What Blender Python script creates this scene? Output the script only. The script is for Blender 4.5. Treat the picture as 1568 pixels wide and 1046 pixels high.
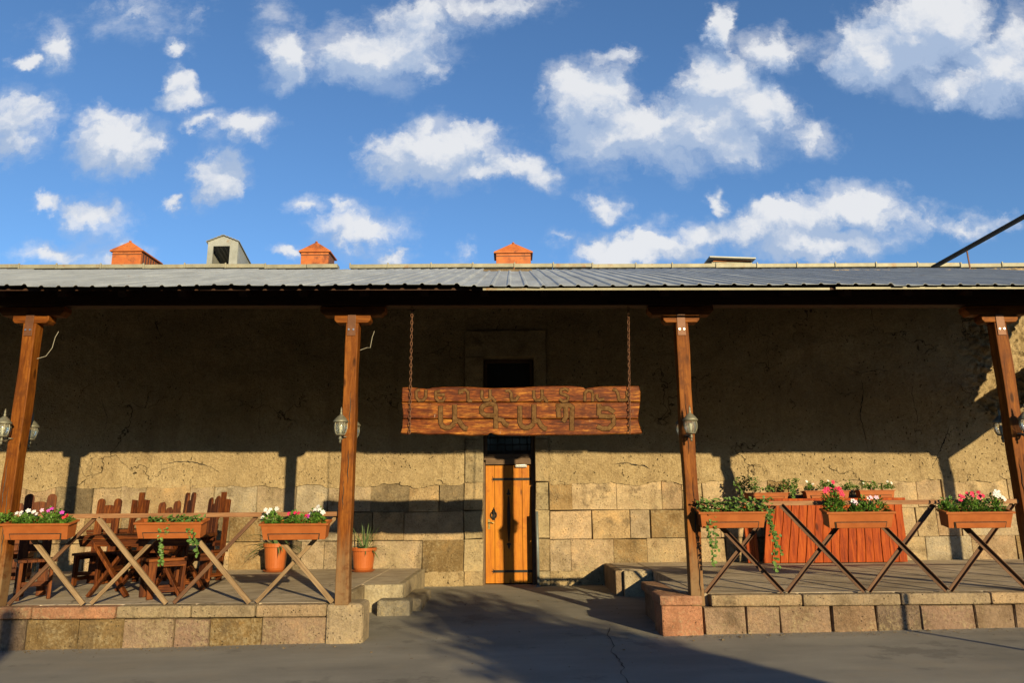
import bpy, bmesh, math, random
import numpy as np
from mathutils import Vector, Matrix, noise
for o in list(bpy.data.objects): bpy.data.objects.remove(o)
S = bpy.context.scene; COL = S.collection
R = math.radians
random.seed(7)

# ---------------------------------------------------------------- camera
FPX = 1126.0; TILT = R(12.5); ROLL = R(-0.5); CAMZ = 1.36
CM = Matrix.Rotation(math.pi/2+TILT, 4, 'X') @ Matrix.Rotation(ROLL, 4, 'Z')
cam_d = bpy.data.cameras.new('camera'); cam = bpy.data.objects.new('camera', cam_d); COL.objects.link(cam)
cam_d.sensor_width = 36; cam_d.lens = FPX/1568*36; cam_d.clip_end = 3000
cam.matrix_world = Matrix.Translation((0, 0, CAMZ)) @ CM
S.camera = cam
def P(px, py, d):                     # the world point seen at photo pixel (px, py) at depth d
    v = CM.to_3x3() @ Vector(((px-784)/FPX, -(py-523)/FPX, -1)); return Vector((0, 0, CAMZ)) + v*(d/v.y)
def G(px, py, z):
    v = CM.to_3x3() @ Vector(((px-784)/FPX, -(py-523)/FPX, -1)); return Vector((0, 0, CAMZ)) + v*((z-CAMZ)/v.z)

# ---------------------------------------------------------------- light
S.view_settings.view_transform = 'Standard'; S.view_settings.look = 'None'
S.cycles.diffuse_bounces = 1; S.view_settings.gamma = 1; S.view_settings.exposure = 0.62
SUNDIR = Vector((.44, -1, .273)).normalized()
sd = bpy.data.lights.new('sun', 'SUN'); sd.energy = 5.0; sd.angle = R(.5); sd.color = (1, .82, .47)
sun = bpy.data.objects.new('sun', sd); COL.objects.link(sun)
sun.rotation_euler = SUNDIR.to_track_quat('Z', 'Y').to_euler(); sun.location = (6, -10, 12)

# ---------------------------------------------------------------- node helpers
class NB:
    def __init__(s, nt): s.nt = nt
    def n(s, t, **k):
        x = s.nt.nodes.new(t)
        for a, b in k.items(): setattr(x, a, b)
        return x
    def put(s, sock, v):
        if v is None: return
        if hasattr(v, 'links') or isinstance(v, bpy.types.NodeSocket): s.nt.links.new(v, sock)
        else:
            if hasattr(sock.default_value, '__len__') and not hasattr(v, '__len__'): v = (v,)*len(sock.default_value)
            if hasattr(v, '__len__') and len(v) == 3 and len(sock.default_value) == 4: v = (*v, 1)
            sock.default_value = v
    def math(s, op, a, b=None, c=None, clamp=False):
        x = s.n('ShaderNodeMath', operation=op, use_clamp=clamp)
        for i, v in enumerate((a, b, c)): s.put(x.inputs[i], v) if v is not None else None
        return x.outputs[0]
    def vm(s, op, a, b=None, scale=None):
        x = s.n('ShaderNodeVectorMath', operation=op)
        s.put(x.inputs[0], a)
        if b is not None: s.put(x.inputs[1], b)
        if scale is not None: s.put(x.inputs['Scale'], scale)
        return x.outputs['Value'] if op in ('LENGTH', 'DISTANCE', 'DOT_PRODUCT') else x.outputs[0]
    def mapr(s, v, a, b, c=0, d=1, smooth=False):
        x = s.n('ShaderNodeMapRange', interpolation_type='SMOOTHSTEP' if smooth else 'LINEAR')
        s.put(x.inputs[0], v); s.put(x.inputs[1], a); s.put(x.inputs[2], b); s.put(x.inputs[3], c); s.put(x.inputs[4], d)
        return x.outputs[0]
    def mix(s, f, a, b, mode='MIX'):
        x = s.n('ShaderNodeMix', data_type='RGBA', blend_type=mode)
        s.put(x.inputs[0], f); s.put(x.inputs[6], a); s.put(x.inputs[7], b); return x.outputs[2]
    def noise(s, vec, scale, detail=4, rough=.55, dist=0):
        x = s.n('ShaderNodeTexNoise'); s.put(x.inputs['Vector'], vec); x.inputs['Scale'].default_value = scale
        x.inputs['Detail'].default_value = detail; x.inputs['Roughness'].default_value = rough; x.inputs['Distortion'].default_value = dist
        return x.outputs[0]
    def vor(s, vec, scale, feature='F1', rand=1):
        x = s.n('ShaderNodeTexVoronoi', feature=feature); s.put(x.inputs['Vector'], vec); x.inputs['Scale'].default_value = scale
        x.inputs['Randomness'].default_value = rand
        return x.outputs['Distance']
    def coord(s, scale=(1, 1, 1), rnd=True, kind='Object'):
        tc = s.n('ShaderNodeTexCoord').outputs[kind]
        v = s.vm('MULTIPLY', tc, scale)
        if rnd:
            oi = s.n('ShaderNodeObjectInfo').outputs['Random']
            v = s.vm('ADD', v, s.vm('SCALE', (31.7, 17.3, 23.9), scale=oi))
        return v
    def sep(s, v):
        x = s.n('ShaderNodeSeparateXYZ'); s.put(x.inputs[0], v); return x.outputs
MAT = {}; ALB = .74
def mat(name, build):
    m = bpy.data.materials.new(name); m.use_nodes = True; nt = m.node_tree; nt.nodes.clear()
    b = NB(nt); o = b.n('ShaderNodeOutputMaterial'); p = b.n('ShaderNodeBsdfPrincipled')
    nt.links.new(p.outputs[0], o.inputs[0])
    r = build(b)
    cs = r.get('c', (.5, .5, .5))
    if not hasattr(cs, '__len__'): cs = b.vm('SCALE', cs, scale=ALB)
    b.put(p.inputs['Base Color'], cs); b.put(p.inputs['Roughness'], r.get('r', .7))
    b.put(p.inputs['Metallic'], r.get('m', 0.0))
    b.put(p.inputs['Specular IOR Level'], r.get('s', .35))
    for k in ('Transmission Weight', 'Coat Weight', 'Subsurface Weight', 'Alpha'):
        if k in r: b.put(p.inputs[k], r[k])
    if 'h' in r:
        bp = b.n('ShaderNodeBump'); bp.inputs['Distance'].default_value = r.get('hd', .01); bp.inputs['Strength'].default_value = r.get('hs', 1)
        b.put(bp.inputs['Height'], r['h']); nt.links.new(bp.outputs[0], p.inputs['Normal'])
    MAT[name] = m; return m

# ---------------------------------------------------------------- sky with clouds
W = bpy.data.worlds.new('World'); S.world = W; W.use_nodes = True; W.node_tree.nodes.clear()
wb = NB(W.node_tree)
sky = wb.n('ShaderNodeTexSky', sky_type='NISHITA'); sky.sun_disc = False
sky.sun_elevation = math.asin(SUNDIR.z); sky.sun_rotation = math.atan2(SUNDIR.x, SUNDIR.y)
sky.altitude = 900; sky.air_density = 1.0; sky.dust_density = .7; sky.ozone_density = 3.0
BLOBS = [(88,78,30,32),(38,95,18,14),(215,25,75,30,.5),(265,66,16,14),(270,122,18,30),(272,150,30,20),(22,190,46,45),(15,225,45,25,.8),
 (182,222,55,45,1.45),(155,190,30,25),(375,200,46,24),(318,190,28,12,.8),(330,268,36,32),(268,300,18,12),(150,325,45,26),(72,312,18,12,.8),
 (440,88,32,45),(412,25,22,28,.55),(580,88,90,46,1.45),(640,45,60,45),(570,110,50,30),(750,8,90,26,.8),(655,232,85,40,1.45),(650,195,35,26),(740,262,80,24),(715,205,50,18,.7),(810,262,36,26),
 (468,318,26,14),(560,345,65,26),(525,315,25,12,.7),(605,388,25,14),(185,385,45,20),(60,388,45,15,.7),(440,394,22,12),
 (905,155,60,50,1.45),(920,212,60,36,1.3),(985,200,90,40,1.45),(1075,190,90,45,1.45),(1100,120,50,50,1.45),(1106,40,18,34,1.3),(1155,165,60,45,1.45),(1185,82,42,28),(945,88,36,14,.6),(1135,225,46,36,1.3),(1050,235,70,25,.7),
 (830,268,30,25,.8),(925,312,34,26,.75),(1245,205,22,20,.6),(1345,85,70,50,1.45),(1440,35,80,50,1.45),(1400,60,70,50,1.45),(1530,110,70,50,1.45),(1450,130,60,30,.8),(1568,70,50,50),
 (1310,318,60,30,1.45),(1190,345,80,30,1.45),(1075,350,50,24),(965,380,75,24,1.45),(1250,375,100,22,1.45),(1375,345,60,25,.8),(1475,352,60,16,.7),(1090,300,14,15,.8),(860,368,22,10,.6),(705,380,18,14,.6)]
geo = wb.n('ShaderNodeTexCoord').outputs['Generated']
gx, gy, gz = wb.sep(geo)
gyc = wb.math('MAXIMUM', gy, .02)
cu = wb.math('DIVIDE', gx, gyc); cv = wb.math('DIVIDE', gz, gyc)
cc = wb.n('ShaderNodeCombineXYZ'); wb.put(cc.inputs[0], cu); wb.put(cc.inputs[1], cv)
uv0 = cc.outputs[0]
# warp the coordinate so that cloud outlines are ragged
nz = wb.n('ShaderNodeTexNoise'); wb.put(nz.inputs[0], uv0); nz.inputs['Scale'].default_value = 9; nz.inputs['Detail'].default_value = 7; nz.inputs['Roughness'].default_value = .6
warp = wb.vm('SCALE', wb.vm('SUBTRACT', nz.outputs['Color'], (.5, .5, .5)), scale=.10)
nz2 = wb.n('ShaderNodeTexNoise'); wb.put(nz2.inputs[0], uv0); nz2.inputs['Scale'].default_value = 38; nz2.inputs['Detail'].default_value = 6; nz2.inputs['Roughness'].default_value = .6
warp2 = wb.vm('SCALE', wb.vm('SUBTRACT', nz2.outputs['Color'], (.5, .5, .5)), scale=.034)
uvw = wb.vm('ADD', wb.vm('ADD', uv0, warp), warp2)
uvw = wb.vm('MULTIPLY', uvw, (1, 1, 0))
gn = bpy.data.node_groups.new('CloudField', 'ShaderNodeTree')
gn.interface.new_socket('V', in_out='INPUT', socket_type='NodeSocketVector'); gn.interface.new_socket('D', in_out='OUTPUT', socket_type='NodeSocketFloat')
gb = NB(gn); gi = gb.n('NodeGroupInput'); go = gb.n('NodeGroupOutput')
acc = None
for bl in BLOBS:
    px, py, rx_, ry_ = bl[:4]; a = bl[4] if len(bl) > 4 else 1
    c = P(px, py, 1); ru = rx_/FPX*1.7; rv = ry_/FPX*1.7
    v = gb.vm('SUBTRACT', gi.outputs[0], (c.x, c.z-CAMZ, 0)); v = gb.vm('MULTIPLY', v, (1/ru, 1/rv, 0))
    q = gb.math('MULTIPLY_ADD', gb.vm('LENGTH', v), -a, a)
    if acc is None: acc = q
    else:
        x = gb.n('ShaderNodeMath', operation='SMOOTH_MAX'); gb.put(x.inputs[0], acc); gb.put(x.inputs[1], q); x.inputs[2].default_value = .25; acc = x.outputs[0]
gn.links.new(acc, go.inputs[0])
def field(v):
    g = wb.n('ShaderNodeGroup'); g.node_tree = gn; wb.put(g.inputs[0], v); return g.outputs[0]
f0 = field(uvw)
f1 = field(wb.vm('ADD', uvw, (.015, .045, 0)))
fb = wb.noise(uvw, 13, 8, .56)
fb2 = wb.noise(wb.vm('ADD', uvw, (.006, .016, 0)), 13, 6, .5)
wisp = wb.noise(wb.vm('MULTIPLY', uv0, (1, 1.3, 1)), 7, 10, .68)
fc = wb.noise(uvw, 48, 9, .68)
dens = wb.math('ADD', wb.math('MULTIPLY', f0, .9), wb.math('ADD', wb.math('MULTIPLY_ADD', fb, 1.35, -.76), wb.math('MULTIPLY_ADD', fc, .42, -.21)))
cover = wb.math('POWER', wb.mapr(dens, -.04, .60, 0, 1, True), 1.15)
veil = wb.math('MULTIPLY', wb.mapr(wb.math('ADD', wisp, wb.math('MULTIPLY', f0, .35)), .47, .8, 0, .5, True), 1)
cover = wb.math('MAXIMUM', cover, veil)
front = wb.mapr(gy, .05, .15)
cover = wb.math('MULTIPLY', wb.math('MULTIPLY', cover, front), .96)
lit = wb.math('ADD', wb.math('MULTIPLY', wb.math('SUBTRACT', f0, f1), 1.1), wb.math('MULTIPLY', wb.math('SUBTRACT', fb, fb2), 3.0))
lit = wb.mapr(wb.math('ADD', lit, wb.math('MULTIPLY_ADD', wisp, 2.2, -1.42)), -.60, .60, 0, 1, True)
ccol = wb.mix(lit, (3.0, 3.8, 5.2), (6.1, 6.2, 6.4))
skyc = wb.mix(1.0, sky.outputs[0], (.93, 1.14, 1.30), 'MULTIPLY')
full = wb.mix(cover, skyc, ccol)
bg = wb.n('ShaderNodeBackground'); wb.put(bg.inputs[0], full); bg.inputs[1].default_value = .088
wo = wb.n('ShaderNodeOutputWorld'); W.node_tree.links.new(bg.outputs[0], wo.inputs[0])
W.cycles.sampling_method = 'MANUAL'; W.cycles.sample_map_resolution = 512

# ---------------------------------------------------------------- materials
def rgbs(b, f, cols):
    x = b.n('ShaderNodeValToRGB'); b.put(x.inputs[0], f); e = x.color_ramp.elements
    while len(e) < len(cols): e.new(.5)
    for i, (p, c) in enumerate(cols): e[i].position = p; e[i].color = (*c, 1)
    return x.outputs[0]
def m_wood(name, dark, mid, light, axis=2, rough=.6, gs=1.0, knots=True, coat=0, spec=.3, worn=None):
    def f(b):
        sc = [14*gs, 14*gs, 14*gs]; sc[axis] = .9*gs
        v = b.coord(sc)
        n1 = b.noise(v, 1.6, 6, .6, .6); n2 = b.noise(v, 9, 4, .7)
        sc2 = [3, 3, 3]; sc2[axis] = 1.1; v2 = b.coord(sc2)
        n3 = b.noise(v2, 1.2, 4, .6)
        g = b.math('ADD', b.math('MULTIPLY', n1, .50), b.math('ADD', b.math('MULTIPLY', n2, .35), b.math('MULTIPLY', n3, .25)))
        c = rgbs(b, g, [(.40, dark), (.54, mid), (.68, light)])
        if knots:
            sk = [5, 5, 5]; sk[axis] = 1.8
            k = b.vor(b.coord(sk), 1.0)
            c = b.mix(b.mapr(k, .07, .16, .75, 0, True), c, tuple(x*.25 for x in dark))
        if name == 'sign_wood':
            c = b.mix(1, c, rgbs(b, b.noise(b.coord((1.6, 5, 7)), 4.5, 7, .75), [(.36, (.45, .38, .35)), (.5, (1, 1, 1)), (.64, (1.9, 2.3, 2.3))]), 'MULTIPLY'); c = sign_mat(b, c)
        if name == 'post_wood_z':
            zz = b.sep(b.coord(rnd=False))[2]; c = b.mix(b.mapr(b.math('ADD', zz, b.math('MULTIPLY', b.noise(b.coord((6, 6, 1)), 1.5, 5, .7), -1.2)), .25, -.45, 0, .75, True), c, (.25, .165, .085))
        if worn: c = b.mix(b.mapr(b.noise(b.coord((2, 2, 2)), 2.2, 6, .7), .5, .68, 0, .85, True), c, worn)
        return dict(c=c, r=rough, s=spec, h=g, hd=.006, hs=.8, **({'Coat Weight': coat} if coat else {}))
    return mat(name, f)
def sign_mat(b, base):
    v = b.coord((40, 40, 7), rnd=False); n = b.noise(v, 1.0, 5, .6); m = b.noise(b.coord((2, 2, 4), rnd=False), 1.3, 4, .6)
    return b.mix(b.math('MULTIPLY', b.mapr(n, .66, .72, 0, 1), b.mapr(m, .5, .62, 0, .8)), base, (.55, .42, .30))
for ax, nm in ((0, 'x'), (1, 'y'), (2, 'z')):
    m_wood('post_wood_'+nm, (.06, .014, .002), (.185, .052, .006), (.34, .115, .016), ax, spec=.12, worn=(.12, .035, .007))
    m_wood('chair_wood_'+nm, (.018, .005, .002), (.095, .023, .005), (.26, .075, .014), ax, .58, spec=.15, knots=False)
m_wood('grey_wood', (.13, .075, .035), (.28, .18, .095), (.42, .29, .165), 2, .8)
m_wood('brown_rail', (.06, .026, .013), (.13, .06, .03), (.22, .11, .055), 2, .7)
m_wood('rail_wood', (.16, .065, .025), (.30, .14, .06), (.42, .22, .10), 0, .7)
m_wood('door_wood', (.36, .10, .006), (.54, .18, .008), (.66, .25, .014), 2, .5, .6, coat=.06, knots=True, spec=.2, worn=(.40, .115, .008))
m_wood('bar_wood', (.12, .013, .003), (.34, .052, .005), (.50, .105, .012), 2, .6, spec=.12)
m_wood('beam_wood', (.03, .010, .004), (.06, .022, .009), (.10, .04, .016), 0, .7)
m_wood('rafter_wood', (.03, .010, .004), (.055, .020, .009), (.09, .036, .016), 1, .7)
m_wood('sign_wood', (.04, .008, .002), (.17, .036, .005), (.42, .16, .022), 0, .6, .9, knots=True, worn=(.085, .018, .005), spec=.15)
def f_adobe(b):
    v = b.coord(rnd=False)
    x, y, z = b.sep(v)
    n1 = b.noise(v, .9, 6, .6); n2 = b.noise(v, 7, 6, .65); n3 = b.noise(v, 40, 4, .7)
    vs = b.vm('MULTIPLY', v, (1, 1, .22)); st = b.noise(vs, 2.6, 5, .6)
    c = rgbs(b, b.math('ADD', b.math('MULTIPLY', n1, .5), b.math('MULTIPLY', n2, .5)), [(.3, (.36, .255, .135)), (.5, (.48, .355, .20)), (.7, (.60, .455, .27))])
    c = b.mix(1, c, rgbs(b, b.noise(v, 28, 6, .75), [(.34, (.80, .77, .70)), (.5, (1, 1, 1)), (.64, (1.14, 1.13, 1.1))]), 'MULTIPLY')
    c = b.mix(b.mapr(st, .52, .75, 0, .45), c, (.20, .125, .065))
    pit = b.vor(b.vm('ADD', b.vm('MULTIPLY', v, (1, 1, .75)), b.vm('SCALE', nz_c(b, v, 9), scale=.12)), 15)
    pn = b.noise(v, 2.2, 3)
    pm = b.math('MULTIPLY', b.mapr(pit, .08, .20, 1, 0, True), b.mapr(b.math('ADD', pn, b.mapr(x, -2, 4, 0, .10)), .48, .60, 0, 1))
    c = b.mix(b.mapr(b.noise(v, .55, 7, .7), .50, .66, 0, .55, True), c, (.34, .25, .14))
    wv = b.vm('ADD', v, b.vm('SCALE', nz_c(b, v, 2.4), scale=1.0))
    ed = b.vor(b.vm('MULTIPLY', wv, (1, 1, 1.5)), .62, 'DISTANCE_TO_EDGE')
    ck = b.math('MULTIPLY', b.mapr(ed, .002, .008, 1, 0, True), b.mapr(b.noise(v, .8, 3), .54, .60, 0, 1))
    c = b.mix(b.math('MULTIPLY', b.math('MAXIMUM', pm, ck), .85), c, (.055, .034, .018))
    h = b.math('ADD', b.math('MULTIPLY', n2, .8), b.math('MULTIPLY', n3, .45))
    h = b.math('SUBTRACT', h, b.math('MULTIPLY', b.math('MAXIMUM', pm, ck), 1.2))
    return dict(c=c, r=.95, s=.1, h=h, hd=.075, hs=1)
def nz_c(b, v, s):
    n = b.n('ShaderNodeTexNoise'); b.put(n.inputs[0], v); n.inputs['Scale'].default_value = s; n.inputs['Detail'].default_value = 4
    return b.vm('SUBTRACT', n.outputs['Color'], (.5, .5, .5))
mat('adobe', f_adobe)
def f_stone(b):
    v = b.coord(rnd=False)
    a = b.n('ShaderNodeVertexColor', layer_name='tint').outputs[0]
    n1 = b.noise(v, 3.2, 7, .65); n2 = b.noise(v, 24, 5, .7); n3 = b.noise(v, 90, 2, .7)
    c = b.mix(1, a, rgbs(b, n1, [(.3, (.62, .58, .52)), (.52, (1, 1, 1)), (.72, (1.35, 1.25, 1.1))]), 'MULTIPLY')
    c = b.mix(1, c, rgbs(b, b.noise(v, 38, 6, .75), [(.34, (.76, .73, .68)), (.5, (1, 1, 1)), (.66, (1.2, 1.18, 1.12))]), 'MULTIPLY')
    c = b.mix(b.mapr(b.noise(v, 1.7, 7, .75), .52, .66, 0, .7, True), c, (.12, .085, .052))
    c = b.mix(b.mapr(b.math('ADD', b.math('MULTIPLY', n2, .5), b.math('MULTIPLY', b.noise(v, 1.3, 6, .7), .5)), .50, .60, 0, .6), c, (.46, .36, .21))
    pit = b.mapr(b.vor(v, 26), .10, .22, 1, 0, True); pit = b.math('MULTIPLY', pit, b.mapr(b.noise(v, 5), .5, .6))
    c = b.mix(b.math('MULTIPLY', pit, .7), c, (.06, .04, .025))
    h = b.math('SUBTRACT', b.math('ADD', b.math('MULTIPLY', n1, .7), b.math('ADD', b.math('MULTIPLY', n2, .55), b.math('MULTIPLY', n3, .25))), b.math('MULTIPLY', pit, .7))
    return dict(c=c, r=.92, s=.15, h=h, hd=.05)
mat('stone', f_stone)
def f_mortar(b):
    v = b.coord(rnd=False)
    return dict(c=rgbs(b, b.noise(v, 6, 6, .7), [(.35, (.14, .10, .06)), (.65, (.34, .25, .15))]), r=.95, s=.1, h=b.noise(v, 18, 6, .75), hd=.04)
mat('mortar', f_mortar)
def f_asphalt(b):
    v = b.coord(rnd=False)
    n1 = b.noise(v, .5, 5, .6); n2 = b.noise(v, 160, 3, .8); n3 = b.noise(b.vm('MULTIPLY', v, (.25, 1, 1)), 2.4, 5, .6)
    g = b.math('ADD', b.math('MULTIPLY', n1, .45), b.math('ADD', b.math('MULTIPLY', n3, .35), b.math('MULTIPLY', n2, .2)))
    c = rgbs(b, g, [(.34, (.22, .20, .165)), (.5, (.31, .28, .235)), (.66, (.43, .39, .32))])
    c = b.mix(b.mapr(b.vor(v, 75), .0, .22, .55, 0), c, (.42, .38, .32))
    c = b.mix(b.mapr(b.vor(b.vm('ADD', v, (3, 7, 0)), 48), .0, .16, .6, 0), c, (.09, .08, .07))
    c = b.mix(b.mapr(b.noise(v, .35, 6, .7), .52, .64, 0, .45, True), c, (.38, .32, .24))
    c = b.mix(b.mapr(b.noise(b.vm('ADD', v, (9, 4, 0)), .9, 7, .75), .56, .64, 0, .45, True), c, (.12, .105, .09))
    wv = b.vm('ADD', v, b.vm('SCALE', nz_c(b, v, 3), scale=.35))
    ed = b.vor(wv, .33, 'DISTANCE_TO_EDGE'); ck = b.math('MULTIPLY', b.mapr(ed, .001, .004, 1, 0), b.mapr(b.noise(v, .6, 2), .66, .7))
    c = b.mix(b.math('MULTIPLY', ck, .85), c, (.02, .018, .016))
    return dict(c=c, r=.86, s=.25, h=b.math('SUBTRACT', b.math('ADD', b.math('MULTIPLY', n2, .6), n3), ck), hd=.010)
mat('asphalt', f_asphalt)
def f_screed(b):
    v = b.coord(rnd=False)
    n1 = b.noise(v, .8, 6, .65); n2 = b.noise(b.vm('MULTIPLY', v, (.35, 1, 1)), 9, 5, .7); n3 = b.noise(v, 60, 3, .7)
    c = rgbs(b, b.math('ADD', b.math('MULTIPLY', n1, .5), b.math('MULTIPLY', n2, .5)), [(.36, (.28, .21, .145)), (.5, (.50, .395, .28)), (.64, (.72, .58, .43))])
    ed = b.vor(b.vm('ADD', v, b.vm('SCALE', nz_c(b, v, 3), scale=.3)), .9, 'DISTANCE_TO_EDGE')
    ck = b.math('MULTIPLY', b.mapr(ed, .002, .009, 1, 0), b.mapr(b.noise(v, .9, 2), .5, .56))
    c = b.mix(b.math('MULTIPLY', ck, .7), c, (.07, .05, .035))
    return dict(c=c, r=.85, s=.25, h=b.math('ADD', n2, b.math('MULTIPLY', n3, .5)), hd=.010)
mat('screed', f_screed)
def f_roof(b):
    v = b.coord(rnd=False)
    n1 = b.noise(b.vm('MULTIPLY', v, (3, .5, .5)), 1.6, 7, .7); n2 = b.noise(v, 1.0, 4, .6); n3 = b.noise(b.vm('MULTIPLY', v, (9, 1.3, 1)), 3, 5, .8)
    c = rgbs(b, n1, [(.3, (.29, .305, .32)), (.5, (.375, .395, .415)), (.72, (.52, .545, .56))])
    c = b.mix(b.mapr(n3, .60, .75, 0, .6), c, (.60, .59, .56))
    c = b.mix(b.mapr(b.noise(b.vm('MULTIPLY', v, (1.2, .6, 1)), 2.2, 6, .75), .63, .75, 0, .8), c, (.26, .13, .055))
    return dict(c=c, r=b.mapr(n2, .3, .7, .42, .62), m=.0, s=.3, h=n1, hd=.004)
mat('roof_metal', f_roof)
def m_paint(name, c1, c2, rough=.5, metal=0, sc=6, rust=None, bump=.002, spec=.4, rnd=True, rt=.58):
    def f(b):
        v = b.coord(rnd=rnd); n = b.noise(v, sc, 6, .65)
        c = b.mix(b.mapr(n, .35, .65), c1, c2)
        if rust: c = b.mix(b.mapr(b.noise(v, sc*.6, 7, .75), rt, rt+.1, 0, .9), c, rust)
        return dict(c=c, r=rough, m=metal, s=spec, h=n, hd=bump)
    return mat(name, f)
m_paint('terracotta', (.34, .092, .022), (.44, .13, .034), .55, rust=(.25, .085, .035), spec=.2, sc=5, rt=.6)
m_paint('pot_orange', (.44, .105, .024), (.52, .14, .034), .38, sc=3)
m_paint('soil', (.03, .018, .010), (.09, .055, .03), .95, sc=40, bump=.02)
m_paint('rust_orange', (.46, .11, .022), (.58, .17, .035), .7, rust=(.22, .06, .02), sc=5, rt=.52)
m_paint('galv', (.33, .335, .30), (.44, .44, .40), .55, .2, rust=(.36, .22, .11), sc=3, rt=.6)
m_paint('cap_metal', (.27, .25, .18), (.38, .35, .25), .6, .15, rust=(.30, .17, .08), sc=4, rt=.56)
m_paint('iron', (.012, .011, .011), (.03, .027, .024), .5, .6, sc=20)
m_paint('rusty_chain', (.13, .055, .028), (.24, .11, .055), .7, .4, sc=30)
m_paint('plate_metal', (.13, .050, .022), (.19, .075, .033), .55, .3, sc=12)
m_paint('bolt', (.6, .58, .55), (.75, .73, .7), .3, .9, sc=10)
m_paint('lamp_metal', (.20, .185, .125), (.34, .315, .225), .55, .5, rust=(.10, .07, .035), sc=25)
m_paint('black_metal', (.02, .02, .02), (.04, .04, .04), .4, .3, sc=10)
m_paint('pipe_grey', (.16, .18, .18), (.23, .25, .24), .5, .3, sc=12)
m_paint('brass', (.42, .30, .11), (.55, .42, .18), .35, .9, sc=12)
m_paint('carved', (.10, .045, .014), (.20, .105, .038), .8, spec=.1, sc=25, bump=.004)
m_paint('carved_edge', (.022, .008, .004), (.05, .02, .009), .8, spec=.1, sc=25)
m_paint('white_wire', (.32, .29, .23), (.42, .38, .3), .5)
m_paint('old_frame', (.10, .055, .028), (.16, .09, .045), .7, sc=8)
m_paint('interior', (.010, .008, .007), (.02, .016, .013), .9)
m_paint('bark', (.06, .045, .03), (.14, .11, .08), .9, sc=14, bump=.02)
m_paint('bulb', (.55, .5, .35), (.7, .66, .5), .4)
m_paint('dark_rafter_end', (.14, .045, .018), (.20, .07, .028), .7)
def m_leaf(name, c1, c2, sc=9):
    def f(b):
        v = b.coord(rnd=True); n = b.noise(v, sc, 3, .6)
        return dict(c=b.mix(b.mapr(n, .35, .65), c1, c2), r=.5, s=.35, **{'Subsurface Weight': 0.0})
    return mat(name, f)
m_leaf('leaf', (.05, .13, .015), (.16, .30, .04), 14)
m_leaf('ivy_leaf', (.05, .12, .02), (.17, .27, .055), 10)
m_leaf('blade_leaf', (.06, .12, .035), (.15, .20, .07), 6)
m_leaf('tree_leaf', (.03, .07, .012), (.08, .13, .03), 3)
m_leaf('dry_leaf', (.20, .13, .04), (.34, .24, .08))
m_leaf('petal_white', (.75, .72, .70), (.85, .82, .80))
m_leaf('petal_pink', (.62, .012, .06), (.72, .04, .13))
m_leaf('petal_magenta', (.50, .03, .38), (.62, .08, .50))
m_leaf('petal_red', (.62, .02, .03), (.72, .05, .06))
m_leaf('petal_pale', (.72, .45, .60), (.80, .60, .72))
mat('lamp_glass', lambda b: dict(c=(.80, .86, .78), r=.08, s=.5, **{'Transmission Weight': .85, 'Alpha': .6}))
mat('window_glass', lambda b: dict(c=(.02, .03, .035), r=.08, s=.6))

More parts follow.
